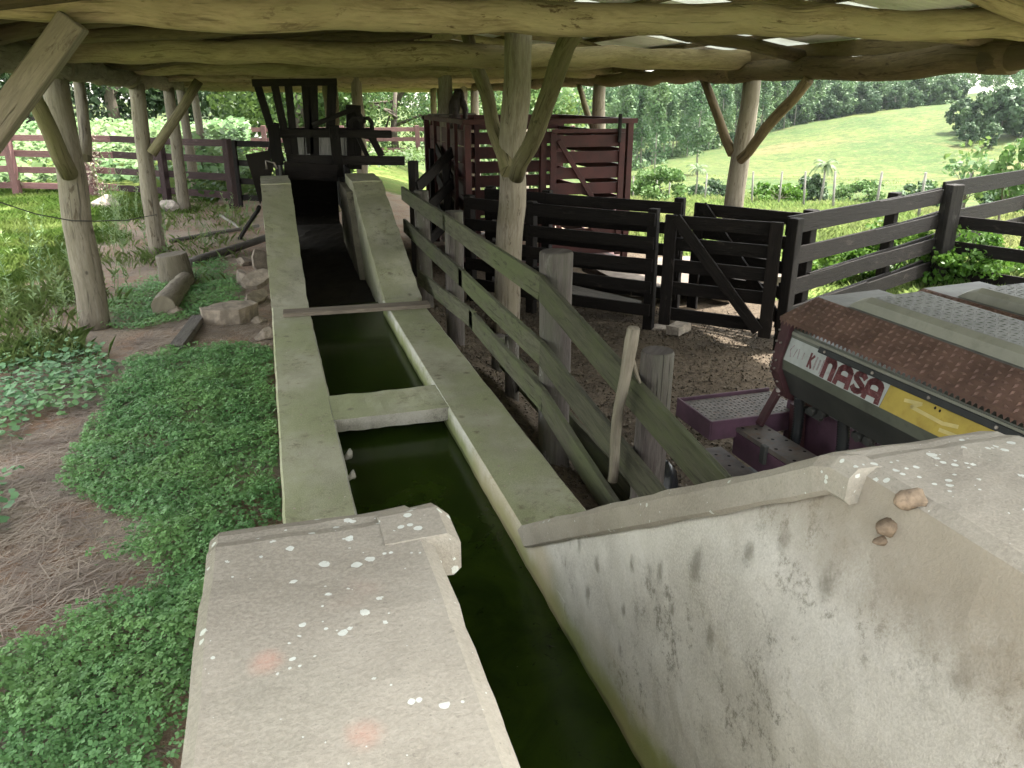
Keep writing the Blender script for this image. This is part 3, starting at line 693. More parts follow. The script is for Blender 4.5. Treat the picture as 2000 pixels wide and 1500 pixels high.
# trough-side fence: thick posts and three long mossy rails in two lengths
FX = 1.6
tf = thing('trough_fence', 'mossy three rail fence on thick grey posts along the right side of the dip', 'fence', (FX, 5, 0))
random.seed(21)
def fpost(px, py, r, z0=-.1, flat=False, X=FX):
    top = P(px, py, X=X); b = V((top.x+random.uniform(-.02, .02), top.y, z0))
    obj('post', MB().tube([b, top-V((0, 0, .012)), top], [r*1.05, r, r*.93], 16, .06, .16), 'fpost', tf)
fpost(1285, 684, .075); fpost(1087, 490, .098); fpost(886, 412, .085); fpost(822, 372, .085); fpost(1000, 655, .055, X=1.72)
fpost(975, 655, .06, X=1.9)
RXX = FX-.115
railpts = [[(786, 377), (872, 435), (1057, 562), (1418, 968)], [(790, 440), (905, 545), (1058, 690), (1300, 995)], [(818, 540), (925, 625), (1062, 782), (1212, 1018)]]
for rp in railpts:
    q = [P(px, py, X=RXX) for px, py in rp]
    for i, (u, v) in enumerate(((0, 1), (1, 2), (2, 3))):
        a, b = q[u], q[v]
        if i == 1: a = q[0].lerp(q[1], .96)
        obj('rail', MB().board(a, b+(b-a).normalized()*.015, .155, .032, sag=.006), 'rail', tf, bevel=.004)
# stick hooked over the top rail
s0, s1 = P(1238, 640, X=1.40), P(1197, 940, X=1.40)
st = MB().tube([s0, s0.lerp(s1, .08)+V((-.0, 0, 0)), P(1222, 735, X=1.40), P(1207, 820, X=1.40), s1], [.026, .03, .026, .024, .023], 12, .16, .06, .012)
st.tube([P(1230, 690, X=1.40), P(1243, 730, X=1.46), P(1252, 752, X=1.49)], [.016, .010, .005], 8, .1, .03)
tag(obj('stick', st, ['stick'], base=s0), 'pale bent stick with a side twig hooked over the top rail of the trough fence', 'stick')
# litter behind the trough fence
a, b = P(985, 690, z=.35), P(1065, 800, z=.30)
tag(obj('feed_board', MB().board(V((1.78, 6.2, .22)), V((1.80, 3.0, .12)), .26, .03), ['rail'], base=V((1.8, 4.5, 0)), bevel=.004), 'low green mossy board standing on edge behind the trough fence posts', 'board')
mb = MB(); mb.tube([V((1.86, 4.35, .02)), V((1.95, 3.9, .18)), V((1.92, 3.55, .25)), V((1.9, 3.3, .05))], [.05, .10, .12, .06], 10, .6, .06, .05, lump=6)
tag(obj('plastic_sheet', mb, ['plastic'], base=(1.9, 3.8, 0)), 'crumpled black plastic sheet on the dirt between the two thickest fence posts', 'plastic sheet')

# pen fences and gates (dark boards)
random.seed(31)
a_, b_, c_, d_ = (2.45, 9.9), (3.02, 9.1), (4.07, 7.92), (5.08, 6.80)
e_ = (8.8, 8.55)
RL = [1.05, .80, .55, .30, .05]
fence('pen_fence', 'dark board fence between the central log post and the braced front gate', [a_, b_, c_], [1.04, .78, .52, .26, 0.0], 'pen', .145, .035, .115, 1.14, -.35, side=-1)
fence('pen_fence', 'dark four rail fence running right from the front gate post, nearer of the two', [d_, (6.9, 7.65), e_], [1.06, .73, .40, .08], 'pen', .185, .035, .13, 1.17, -.35, side=1, posts=[0])
fence('fence_post', 'thick weathered tilted post where the right hand pen fences meet', [(e_[0]-.02, e_[1]-.06), (e_[0]+.02, e_[1]-.06)], [], 'fpostd', .1, .03, .2, 1.23, -.35, posts=[0], cat='fence post')
g1, g2 = P(1292, 418, z=1.1), P(1530, 432, z=1.1)
gate('pen_gate', 'dark wooden gate with a full diagonal brace, nearest gate across the dirt pen', (4.1, 7.72), (4.96, 6.84), [1.03, .79, .55, .30, .0], 'pen', -.12, 1.11, .14)
fence('pen_fence', 'dark rail fence behind the front pen fence, in front of the red crate', [(2.9, 10.6), (3.5, 9.9), (4.74, 8.56)], [1.06, .80, .54, .28, .0], 'pen', .145, .035, .12, 1.16, -.35, side=-1)
gate('pen_gate', 'dark wooden gate farther back, behind the nearest gate and in front of a log post', (4.84, 8.4), (5.5, 7.25), [1.05, .78, .5, .22], 'pen', -.15, 1.13, .14, True)
fence('pen_fence', 'dark rail fence farther out, parallel behind the right hand pen fence', [(5.55, 7.2), (7.5, 8.15), (9.45, 9.2)], [1.07, .74, .42, .1], 'pen', .165, .035, .14, 1.17, -.35, side=-1)
fence('pen_fence', 'dark rails continuing right past the tilted fence post to the picture edge', [(8.7, 8.5), (11.9, 9.9)], [1.12, .72, .36], 'pen', .22, .035, .13, 1.26, -.35, side=1, posts=[1])
fence('pen_fence', 'dark three rail fence turning toward the machine from the tilted post', [(8.85, 8.45), (9.9, 5.6)], [(.70, .72), (.36, .38), (.02, .04)], 'pen', .17, .035, .13, 1.15, -.35, side=1, posts=[1])
# left fence, painted; behind it a dark far fence; far pink fence
random.seed(41)
fence('paddock_fence', 'faded pink painted four rail fence at far left beyond the log posts', [(-10.2, 24.3), (-6.0, 22.5), (-4.1, 21.55), (-3.55, 21.12)], [1.38, 1.02, .64, .26], 'pink', .15, .035, .17, 1.47, -.1, side=1, posts=[0, 1, 2])
fence('paddock_fence', 'dark brown four rail fence continuing the faded pink fence, roof shade partly in its colour', [(-3.52, 21.1), (-2.3, 20.0), (-.8, 18.6)], [1.38, 1.02, .64, .26], 'brownfence_shade', .15, .035, .16, 1.47, -.1, side=1, posts=[1, 2])
gate('paddock_gate', 'small dark board gate beside the end post of the faded red fence', (-.68, 18.4), (.25, 17.6), [1.38, .98, .6, .25], 'pen', .05, 1.45, .12, False, .1)
fence('back_fence', 'dark board fence far back on the left under the trees', [(-17, 31), (-13.6, 32), (-10.5, 33), (-8, 34)], [1.45, 1.05, .65], 'pen', .2, .04, .2, 1.65, -.1)
fence('yard_fence', 'faded pink board fence far behind the cattle crush', [(-3.0, 34.5), (0, 34), (3, 33.4), (6, 33), (9, 32.5), (12, 31)], [1.1, .7, .3], 'pink', .16, .035, .18, 1.25, -.2)
fence('chute_fence', 'dark board fence rising behind the exit ramp toward the red crate', [(1.9, 10.9), (2.55, 11.7), (2.62, 13.2)], [(1.15, 1.55), (.75, 1.1), (.3, .6)], 'crush', .16, .035, .12, 1.5, -.2, side=-1)

# ------------------------------------------------------------------ red cattle crate
X0, X1, Y0, Y1, ZT, ZB = 2.73, 5.22, 11.15, 14.1, 1.98, -.05
cr = thing('cattle_crate', 'dark red slatted wooden cattle crate with an open doorway and a braced door', 'cattle crate', (4, 12.6, 0))
def slats(name, a, b, zs, w, t, mat='red', parent=cr):
    mb = MB()
    for z in zs: mb.board(V((*a, z)), V((*b, z)), w, t)
    return obj(name, mb, mat, parent, bevel=.003)
for x, y in ((X0, Y0), (X1, Y0), (X0, Y1), (X1, Y1), (3.86, Y0)):
    obj('corner_post', MB().board(V((x, y, ZB)), V((x, y, ZT-.02)), .09, .09, V((1, 0, 0))), 'red', cr, bevel=.004)
for x, y in ((X0-.055, Y0+1.0), (X0-.055, Y0+2.0), (X0-.055, Y0+.5)):
    obj('stud', MB().board(V((x, y, ZB)), V((x, y, ZT-.03)), .05, .07, V((1, 0, 0))), 'red', cr, bevel=.003)
zs = [.1+.235*k for k in range(8)]
slats('side_panel', (X0+.05, Y0+.05), (X0+.05, Y1-.05), zs, .222, .03)
slats('side_panel', (X1-.05, Y0+.05), (X1-.05, Y1-.05), zs, .15, .03)
slats('back_panel', (X0+.05, Y1-.05), (X1-.05, Y1-.05), [.12+.25*k for k in range(8)], .205, .03)
obj('back_stud', MB().board(V((3.6, Y1-.1, ZB)), V((3.6, Y1-.1, ZT)), .09, .06, V((1, 0, 0))), 'red', cr)
for a, b in (((X0-.08, Y0), (X1+.1, Y0)), ((X0-.08, Y1), (X1+.1, Y1)), ((X0, Y0), (X0, Y1)), ((X1, Y0), (X1, Y1))):
    obj('top_rail', MB().board(V((*a, ZT)), V((*b, ZT)), .07, .11), 'red', cr, bevel=.004)
obj('floor', MB().box((X0, Y0, ZB-.06), (X1, Y1, ZB)), 'red', cr)
mb = MB()
for k in range(8): mb.board(V((3.98, Y0-.075, .13+.225*k)), V((5.06, Y0-.075, .13+.225*k)), .165, .028)
dr = obj('door', mb, 'red', cr, bevel=.003)
for x in (3.98, 5.06): obj('stile', MB().board(V((x, Y0-.105, .02)), V((x, Y0-.105, ZT-.16)), .09, .03, V((1, 0, 0))), 'red', dr, bevel=.003)
obj('head_rail', MB().board(V((3.95, Y0-.105, ZT-.13)), V((5.1, Y0-.105, ZT-.13)), .05, .03), 'red', dr)
obj('brace', MB().board(V((4.05, Y0-.137, 1.72)), V((4.72, Y0-.137, .72)), .07, .03), 'red', dr, bevel=.003)
obj('brace', MB().board(V((4.3, Y0-.137, .75)), V((5.0, Y0-.137, .1)), .07, .03), 'red', dr, bevel=.003)
obj('latch_post', MB().board(V((5.0, Y0-.13, ZT-.3)), V((5.0, Y0-.13, ZT+.10)), .05, .04, V((1, 0, 0))), 'crush', cr, bevel=.01)
obj('roof_strip', MB().board(V((X0-.1, Y1-.9, ZT+.06)), V((X0+.6, Y1-.9, ZT+.07)), .5, .02, V((0, 1, 0))), 'greyboard', cr)
# riding tack hanging from a roof post
tk = P(895, 185, Y=13.0); mb = MB()
for k in range(7):
    x = random.uniform(-.13, .13); y = random.uniform(-.05, .05)
    mb.tube([tk+V((x*.2, y, .08)), tk+V((x*.8, y, -.12)), tk+V((x*1.1, y, -.3)), tk+V((x*.8, y, -.42-random.random()*.12))], [.03, .055, .05, .02], 8, .5, .05, .05, lump=8)
tag(obj('riding_tack', mb, ['leather'], base=tk), 'dark bundle of leather riding tack hanging above the red crate', 'riding tack')

# ------------------------------------------------------------------ cattle crush over the exit
YC = 11.3
cu = thing('cattle_crush', 'dark timber cattle crush with lever slats and crossbar at the end of the dip', 'cattle crush', (.6, YC, 0))
def pb(name, a, b, w, t, up=V((1, 0, 0)), Y=YC, mat='crush', Y2=None): return obj(name, MB().board(P(*a, Y=Y), P(*b, Y=Y2 or Y), w, t, up), mat, cu, bevel=.005)
for a, b in (((500, 157), (550, 316)), ((535, 160), (568, 314)), ((562, 157), (577, 312)), ((595, 157), (607, 300)), ((611, 157), (615, 312)), ((649, 157), (645, 260))):
    pb('lever_slat', a, b, .10 if a[0] not in (611, 649) else .12, .05)
pb('top_bar', (492, 162), (658, 160), .09, .07, V((0, 0, 1)))
pb('crossbar', (532, 260), (764, 262), .10, .09, V((0, 0, 1)), Y=YC-.1)
pb('crossbar', (540, 252), (730, 252), .035, .05, V((0, 0, 1)), Y=YC+.1)
pb('frame_post', (533, 243), (543, 322), .15, .1, Y=YC-.25, mat='pen'); pb('frame_post', (652, 245), (662, 345), .13, .1, Y=YC-.25, mat='pen')
pb('frame_post', (690, 205), (692, 330), .2, .1, Y=YC+.35)
pb('frame_post', (540, 240), (520, 330), .07, .07, Y=YC+.2)
obj('lever', MB().tube([P(610, 245, Y=YC-.1), P(690, 213, Y=YC-.1), P(694, 212, Y=YC-.1), P(712, 240, Y=YC-.1)], .032, 8, 0, .1), 'crush', cu)
obj('hoop', MB().tube([P(684, 250, Y=YC-.15), P(684, 238, Y=YC-.15), P(690, 231, Y=YC-.15), P(700, 231, Y=YC-.15), P(706, 238, Y=YC-.15), P(707, 252, Y=YC-.15)], .03, 8), 'crush', cu)
obj('hoop', MB().tube([P(706, 240, Y=YC-.1), P(712, 231, Y=YC-.1), P(720, 231, Y=YC-.1), P(726, 240, Y=YC-.1), P(727, 256, Y=YC-.1)], .03, 8), 'crush', cu)
pb('arm', (722, 262), (746, 305), .09, .06, Y=YC-.05); pb('arm', (700, 268), (720, 310), .06, .06, Y=YC); pb('arm', (690, 262), (735, 272), .05, .05, V((0, 0, 1)))
pb('lower_rail', (560, 311), (790, 314), .12, .08, V((0, 0, 1)), Y=YC-.15)
pb('chute_board', (555, 332), (660, 338), .22, .05, V((0, 0, 1)), Y=YC-.35, mat='pen')
mb = MB()
for k in range(8): mb.board(P(588+k*13, 268, Y=12.6), P(590+k*13, 330, Y=12.6), .125, .03, V((1, 0, 0)))
obj('plank_panel', mb, 'greypanel', cu, bevel=.004)
# solid side boards of the chute behind the ramp, and its far door
for x, y1_ in ((XL1-.06, 13.2), (XR0+.08, 13.2)):
    mb = MB()
    for k in range(5): mb.board(V((x, 10.72, 1.02+.155*k-.3)), V((x, y1_, 1.02+.155*k-.2)), .15, .03)
    obj('side_boards', mb, 'pen', cu, bevel=.003)
obj('chute_door', MB().board(V((XL1, 11.9, .95)), V((XR0, 11.9, .95)), .8, .04), 'pen', cu)
mb = MB(); mb.prism([P(479, 302, Y=11.0), P(524, 294, Y=11.0), P(534, 330, Y=11.0), P(508, 400, Y=11.0)], (0, .03, 0)); obj('sheet_panel', mb, 'pen', cu)
# brackets on the ramp wall top
br = thing('wire_bracket', 'small bent pale metal bracket on top of the left ramp wall', 'bracket', P(535, 328, z=1.37))
mb = MB(); mb.tube([P(521, 330, Y=10.5), P(519, 314, Y=10.5), P(535, 318, Y=10.5), P(541, 330, Y=10.5)], .012, 6); obj('rod', mb, 'steel', br)

# ------------------------------------------------------------------ seeding machine
sd_ = thing('seed_drill', 'old purple and maroon seed drill with rusty tread lids and a yellow stickered hopper', 'seed drill', (3.2, 3.0, -.25))
YA, YB = 3.88, .6           # left end, near end (runs out of the picture)
def hopper(dx, front):
    pr = [(2.955, .985), (2.90, .80), (2.905, .735), (2.99, .56), (3.16, .48), (3.42, .56), (3.5, .80), (3.5, .99)]
    pr = [(x+dx, z) for x, z in pr]
    mb = MB(); n = len(pr)
    for k in range(n):
        (x0, z0), (x1, z1) = pr[k], pr[(k+1) % n]
        mi = 1 if k in (2, 3, 4, 5) else 0
        mb.face([(x0, YA-.03, z0), (x1, YA-.03, z1), (x1, YB, z1), (x0, YB, z0)], mi=mi)
    mb.face([(x, YA-.03, z) for x, z in pr]); mb.face([(x, YB, z) for x, z in pr][::-1])
    hp = obj('hopper', mb, ['hopper_grey', 'hopper_dark'], sd_, fix=True)
    # maroon flanged end plate with bolts
    ep = [(2.925, 1.035), (2.885, .80), (2.875, .715), (2.965, .53), (3.16, .45), (3.45, .53), (3.53, .8), (3.55, 1.06)]
    epo = obj('end_plate', MB().prism([(x+dx, YA-.035, z) for x, z in ep], (0, .085, 0)), 'maroon', sd_, bevel=.004)
    for k in range(11):
        q = k/10*3; i = min(2, int(q)); f = q-i
        x = ep[i][0]+(ep[i+1][0]-ep[i][0])*f; z = ep[i][1]+(ep[i+1][1]-ep[i][1])*f
        for dy in ((.04,) if k % 2 else (.04, -.0)):
            obj('bolt', MB().tube([V((x+dx+.004, YA+dy, z)), V((x+dx-.011, YA+dy, z))], .007, 6), 'steel', epo)
    # rusty tread lid: sloped front plate with raised lozenges and a toothed lip
    L0, L1 = V((2.905+dx, 0, 1.048)), V((3.16+dx, 0, 1.15)); sl = (L1-L0); ln = sl.length; u = sl.normalized(); nn = V((-u.z, 0, u.x))
    mb = MB(); mb.prism([(L0.x, YA+.05, L0.z), (L1.x, YA+.05, L1.z), (L1.x+.45, YA+.05, L1.z+.015), (L1.x+.45, YA+.05, L1.z-.02), (L1.x, YA+.05, L1.z-.03), (L0.x, YA+.05, L0.z-.022)], (0, YB-YA-.05, 0))
    mb.mi[1] = 1
    tb = mb; rows = 6; pitch = ln/rows
    nY = int((YA-YB)/.052)
    for i in range(rows):
        for j in range(nY):
            yy = YA+.03-.052*(j+.5*(i % 2)); c = L0+u*(pitch*(i+.5))+V((0, yy, 0))+nn*.0005
            v1, v2 = (u, V((0, 1, 0))) if (i+j) % 2 else (V((0, 1, 0)), u)
            a = [c-v1*.020, c+v2*.0085, c+v1*.020, c-v2*.0085]; t_ = c+nn*.010
            b = len(tb.v); tb.v += a+[t_]
            for e in range(4): tb.idx([b+e, b+(e+1) % 4, b+4], smooth=False)
    ld = obj('lid', mb, ['rust', 'tread_grey'], sd_)
    tt = MB()
    for j in range(int((YA-YB)/.033)):
        yy = YA+.04-.033*j
        tt.face([(L0.x-.001, yy, L0.z-.018), (L0.x-.006, yy-.012, L0.z-.042), (L0.x-.001, yy-.026, L0.z-.018)])
    obj('toothed_lip', tt, 'rust', ld, fix=False)
    # beige raised cover with grey tread top
    cx0 = L1.x+.02; hh = .08
    y0c = YA-.20
    sec = lambda y, k: [(cx0, y, L1.z+.004), (cx0+.012, y, L1.z+hh*k*.7), (cx0+.05, y, L1.z+hh*k), (cx0+.40, y, L1.z+hh*k+.01), (cx0+.42, y, L1.z+.005)]
    mb = MB(); mb.loft([sec(y0c, .15), sec(y0c-.05, .7), sec(y0c-.12, 1), sec(2.05, 1), sec(2.0, .85), sec(1.97, .2)], [0, 0, 1, 0, 0])
    tg = mb
    for i in range(9):
        for j in range(46):
            c = V((cx0+.07+i*.037, y0c-.15-.034*j-(.017 if i % 2 else 0), L1.z+hh+.0022+ .01*(.02+i*.037)/.35))
            if c.y < 2.08: continue
            s_ = 1 if (i+j) % 2 else -1; d1 = V((.6, .8*s_, 0)).normalized(); d2 = V((-d1.y, d1.x, 0))
            a = [c-d1*.015, c+d2*.0035, c+d1*.015, c-d2*.0035]; b = len(tg.v); tg.v += a+[c+V((0, 0, .004))]
            for e in range(4): tg.idx([b+e, b+(e+1) % 4, b+4], mi=2)
    cv = obj('cover', mb, ['lid_beige', 'tread_grey', 'hopper_grey'], sd_)
    if front: return hp, pr
    return hp, pr
hp, pr = hopper(0, True); hopper(.80, False)
# sticker band on the upper front face
A_, B_ = V((2.9455, 0, .955)), V((2.8997, 0, .80)); hv = (B_-A_); HL = hv.length; hu = hv.normalized(); nrm = V((-abs(hu.z), 0, -hu.x)) ; nrm = V((hu.z, 0, -hu.x)); nrm = nrm if nrm.x < 0 else -nrm
def L(s_, h, lift=.002): return A_+hu*(HL*h)+V((0, YA-.045-s_, 0))+nrm*lift
def sticker(name, pts, mat, lift, parent=hp):
    mb = MB(); mb.face([L(s_, h, lift) for s_, h in pts]); return obj(name, mb, mat, parent, fix=False)
sticker('sticker', [(0, .12), (.83, .10), (.815, 1.0), (0, 1.0)], 'white', .002)
sticker('sticker', [(.832, .05), (3.2, .05), (3.2, 1.0), (.818, 1.0)], 'yellow', .002)
def stroke(pts, w, lift, mb):
    for (a, b), (c, d) in zip(pts[:-1], pts[1:]):
        v = np.array([(c-a), (d-b)*HL]); l = np.hypot(*v)+1e-9; v /= l; n_ = np.array([-v[1], v[0]])*w/2; ex = v*w*.25
        q = [(a-ex[0]+n_[0], b+(-ex[1]+n_[1])/HL), (c+ex[0]+n_[0], d+(ex[1]+n_[1])/HL), (c+ex[0]-n_[0], d+(ex[1]-n_[1])/HL), (a-ex[0]-n_[0], b+(-ex[1]-n_[1])/HL)]
        mb.face([L(x, y, lift) for x, y in q])
def letter(name, strokes, w, mat='letter', x0=0):
    mb = MB()
    for k, s_ in enumerate(strokes): stroke([(x0+x, y) for x, y in s_], w, .0035+.0002*k, mb)
    return obj(name, mb, mat, hp, fix=False)
h0, h1 = .22, .92
def arc(cx, cy, rx, ry, a0, a1, n=8): return [(cx+rx*math.cos(math.radians(a0+(a1-a0)*k/n)), cy-ry*math.sin(math.radians(a0+(a1-a0)*k/n))) for k in range(n+1)]
W = .036
letter('letter', [[(0, h1), (0, h0+.05)], [(0, h0+.2)]+arc(.036, h0+.24, .034, .18, 150, 0)+[(.07, h1)]], W, x0=.352)
for x0 in (.462, .692):
    letter('letter', [[(0, h1), (.005, .6)]+arc(.05, .48, .045, .17, 165, 20)+[(.097, h1)], [(.02, .70), (.09, .70)]], W, x0=x0)
letter('letter', [arc(.045, .40, .035, .12, 20, 250, 7)+arc(.045, .72, .037, .14, 100, -160, 8)[1:]], W*.9, x0=.584)
letter('faded_letter', [[(0, .35), (0, .85)], [(.03, .4), (.005, .6), (.03, .85)]], .016, 'letter', x0=.215)
letter('faded_letter', [[(0, .4), (0, .85)], [(.03, .45), (.03, .8)], [(.06, .4), (.06, .88)]], .014, 'letter_faded', x0=.27)
letter('faded_letter', [[(.02, .35), (0, .55), (.02, .8)], [(.055, .45), (.045, .75)], [(.075, .4), (.085, .75)], [(.125, .45), (.125, .7)]], .008, 'letter_faded', x0=.03)
zz = MB()
for pts in ([(.95, .45), (1.05, .35), (1.0, .55), (1.2, .6), (1.28, .5)], [(1.2, .8), (1.4, .72), (1.35, .88), (1.55, .8)], [(1.5, .55), (1.75, .65), (1.6, .82), (1.5, .75)]): stroke(pts, .018, .0035, zz)
obj('pale_stroke', zz, 'yellow_pale', hp, fix=False)
zz = MB()
for c in ((1.13, .28), (1.16, .30)):
    zz.face([L(c[0]+.007*math.cos(k), c[1]+.05*math.sin(k), .0045) for k in np.linspace(0, 6.28, 9)[:-1]])
obj('sticker_hole', zz, 'hole', hp, fix=False)
# black strip along the top of the face
q0 = L(.27, .10, .012); q1 = L(3.2, -.02, .012)
obj('rubber_strip', MB().board(q0, q1, .035, .02, hu), 'rubber', hp, bevel=.003)
for k in range(8): 
    c = q0.lerp(q1, .02+k*.13); obj('bolt', MB().tube([c+nrm*.008, c+nrm*.016], .008, 8), 'steel', hp)
# gutter line above the sticker
obj('trim', MB().board(L(0, -.05, .006), L(3.2, -.12, .006), .02, .012, hu), 'lid_beige', hp)
# corrugated drop hoses
def hose(p0, p1, r):
    pts = []; n_ = 46; rr = []
    for k in range(n_+1): pts.append(p0.lerp(p1, k/n_)+V((.015*math.sin(k/n_*3), 0, 0))); rr.append(r*(1.0 if k % 2 else .82))
    return MB().tube(pts, rr, 14)
obj('hose', hose(P(1562, 775, X=3.02), P(1546, 890, X=3.0), .035), 'rubber', sd_); obj('hose', hose(P(1648, 815, X=3.02), P(1634, 930, X=3.0), .037), 'rubber', sd_)
# metering units
for px, py in ((1590, 800), (1680, 850), (1610, 806), (1700, 858)):
    c = P(px, py, X=3.05); obj('meter', MB().tube([c+V((-.03, .0, -.01)), c+V((.04, -.0, .0))], [.028, .022], 10), 'hopper_dark', sd_)
for px, py in ((1588, 808), (1685, 858)):
    c = P(px, py, X=3.06); obj('meter_bracket', MB().board(c+V((0, .08, 0)), c+V((0, -.08, 0)), .035, .03), 'hopper_dark', sd_, bevel=.003)
# platform tray with tread
PX0, PX1, PY0, PY1, PZ = 2.53, 3.25, 3.98, 4.42, .35
tb = MB().box((PX0+.02, PY0+.02, PZ-.02), (PX1, PY1-.02, PZ))
for i in range(22):
    for j in range(14):
        c = V((PX0+.045+i*.031, PY0+.035+j*.027+(.013 if i % 2 else 0), PZ+.001)); s_ = 1 if (i+j) % 2 else -1
        d1 = V((.7, .7*s_, 0)); d2 = V((-.7*s_, .7, 0)); b = len(tb.v); tb.v += [c-d1*.013, c+d2*.004, c+d1*.013, c-d2*.004, c+V((0, 0, .005))]
        for e in range(4): tb.idx([b+e, b+(e+1) % 4, b+4], mi=1)
tr = obj('platform', tb, ['step', 'tread_grey'], sd_)
mb = MB(); mb.board(V((PX0, PY0, PZ-.04)), V((PX0, PY1, PZ-.04)), .13, .015); mb.board(V((PX0, PY0, PZ-.04)), V((PX1, PY0, PZ-.04)), .13, .015)
mb.board(V((PX0, PY1, PZ-.04)), V((PX1, PY1, PZ-.04)), .12, .015)
obj('platform_rim', mb, 'purple', tr, bevel=.004)
# two perforated foot boards
def foot(p0, p1, w, z):
    a, b = V(p0), V(p1); d = (b-a).normalized(); sdv = V((-d.y, d.x, 0))
    hb = MB().board(a, b, w, .03, sdv); n_ = int((b-a).length/.16)
    for k in range(n_):
        for j, off in enumerate((-.35, .0, .35)):
            c = a.lerp(b, (k+.4+.25*j)/n_)+sdv*(off*w)+V((0, 0, .0162)); b_ = [c+V((.0115*math.cos(q), .0115*math.sin(q), 0)) for q in np.linspace(0, 6.283, 9)[:-1]]
            hb.face(b_, mi=1)
    return obj('foot_board', hb, ['step', 'hole'], sd_, fix=True)
foot(V((2.81, 4.02, .30)), V((2.90, 2.0, .30)), .20, .30)
foot(V((2.66, 4.2, .06)), V((2.62, 2.0, .06)), .20, .06)
obj('frame_beam', MB().board(V((2.73, 4.0, .20)), V((2.81, 1.0, .20)), .16, .03), 'purple', sd_, bevel=.004)
obj('frame_beam', MB().board(V((2.80, 3.95, .0)), V((2.86, 1.0, .0)), .06, .08), 'hopper_dark', sd_, bevel=.004)
obj('back_plate', MB().board(V((3.18, 4.1, .24)), V((3.18, 1.0, .24)), .42, .02), 'purple', sd_)
obj('frame_beam', MB().board(V((3.4, 4.1, .05)), V((3.4, .6, .05)), .12, .12), 'purple', sd_)
obj('strut', MB().board(P(1522, 760, Y=3.95), P(1482, 830, Y=3.95), .06, .03, V((0, 1, 0))), 'maroon', sd_, bevel=.005)
obj('strut_bolt', MB().tube([P(1520, 762, Y=3.93), P(1520, 762, Y=3.90)], .016, 8), 'steel', sd_)
obj('strut', MB().board(V((3.1, 3.9, .45)), V((3.2, 3.95, -.22)), .1, .05, V((0, 1, 0))), 'maroon', sd_)
for yy in (3.6, 1.0):
    for x in (2.62, 3.42): obj('stand', MB().board(V((x, yy, -.3)), V((x, yy, .15)), .08, .06, V((1, 0, 0))), 'maroon', sd_)
c = P(1490, 905, z=.2); obj('bracket', MB().board(c, c+V((0, 0, .12)), .05, .035, V((0, 1, 0))), 'hopper_dark', sd_, bevel=.006)

# ------------------------------------------------------------------ things lying about
def rock(name, c, dims, label, cat, mat='stone', seed=0, rot=0, group=None):
    import bmesh
    bm = bmesh.new(); bmesh.ops.create_icosphere(bm, subdivisions=4, radius=1)
    R = Matrix.Rotation(rot, 3, 'Z'); rs = random.Random(seed)
    cuts = [(V((rs.uniform(-1, 1), rs.uniform(-1, 1), rs.uniform(-.4, 1))).normalized(), rs.uniform(.45, .8)) for _ in range(11)]
    for v in bm.verts:
        p = v.co.copy()
        for n_, d in cuts:
            k = p.dot(n_)-d
            if k > 0: p -= n_*k
        p += p.normalized()*.06*mn.noise(p*3+V((seed, 0, 0)))+p.normalized()*.03*mn.noise(p*9+V((seed, 3, 0)))
        v.co = R@V((p.x*dims[0], p.y*dims[1], p.z*dims[2]))
    me = bpy.data.meshes.new(name); bm.to_mesh(me); bm.free(); me.materials.append(MT[mat])
    o = bpy.data.objects.new(name, me); COL.objects.link(o); o.location = c
    return tag(o, label, cat, group)
c = P(345, 555, z=0)
mb = MB().tube([c-V((0, 0, .05)), c+V((.01, 0, .10)), c+V((-.01, 0, .38)), c+V((-.012, 0, .40))], [.235, .215, .195, .185], 22, .08, .06, 0)
sp = thing('tree_stump', 'upright sawn tree stump in front of the second log post', 'stump', c)
obj('bark', mb, 'post', sp)
a = P(318, 600, z=.11); b = P(352, 560, z=.10)
lg = MB().tube([a, a.lerp(b, .5), b+(b-a)*.35], [.125, .13, .115], 18, .12, .07, .02)
tag(obj('log', lg, ['post'], base=a), 'short thick sawn log lying in the clover in front of the stump', 'log')
rock('stone', P(345, 608, z=.05), (.12, .09, .07), 'small grey stone against the end of the short lying log', 'stone', seed=3)
def slab(name, px, py, z, dims, rot, label, seed, tilt=(0, 0), cat='stone'):
    c = P(px, py, z=z); mb = MB(); n_ = 9; rs = random.Random(seed)
    out = [(dims[0]*math.cos(6.283*k/n_)*rs.uniform(.75, 1.1), dims[1]*math.sin(6.283*k/n_)*rs.uniform(.75, 1.1)) for k in range(n_)]
    M_ = Matrix.Rotation(rot, 3, 'Z')@Matrix.Rotation(tilt[0], 3, 'X')@Matrix.Rotation(tilt[1], 3, 'Y')
    mb.prism([c+M_@V((x, y, -dims[2]/2)) for x, y in out], M_@V((0, 0, dims[2])))
    o = obj(name, mb, ['stone'], base=c); rough_edge(o, .012, .05)
    bv = o.modifiers.new('b', 'BEVEL'); bv.width = .008; bv.segments = 1; bv.limit_method = 'ANGLE'
    return tag(o, label, cat)
slab('stone_block', 452, 612, .10, (.30, .22, .17), .2, 'large flat topped brown stone block near the left dip wall', 5)
slab('stone_slab', 503, 545, .16, (.22, .17, .07), .5, 'tilted flat stone slab leaning on the dip wall above the brown log piece', 8, (.35, -.3))
slab('stone_slab', 500, 585, .06, (.10, .26, .1), -.5, 'long rounded reddish stone between the flat block and the dip wall', 12, (.1, .5))
slab('stone_slab', 508, 512, .2, (.13, .20, .05), .1, 'upright thin stone slab propped against the dip wall, farthest of the stones', 14, (1.1, .4))
slab('stone_slab', 470, 545, .08, (.05, .22, .2), .2, 'narrow standing stone at the edge of the clover patch', 17, (0, .2))
rock('stone', P(520, 655, z=.03), (.12, .15, .09), 'rounded orange brown stone at the foot of the dip wall beside bare soil', 'stone', seed=21)
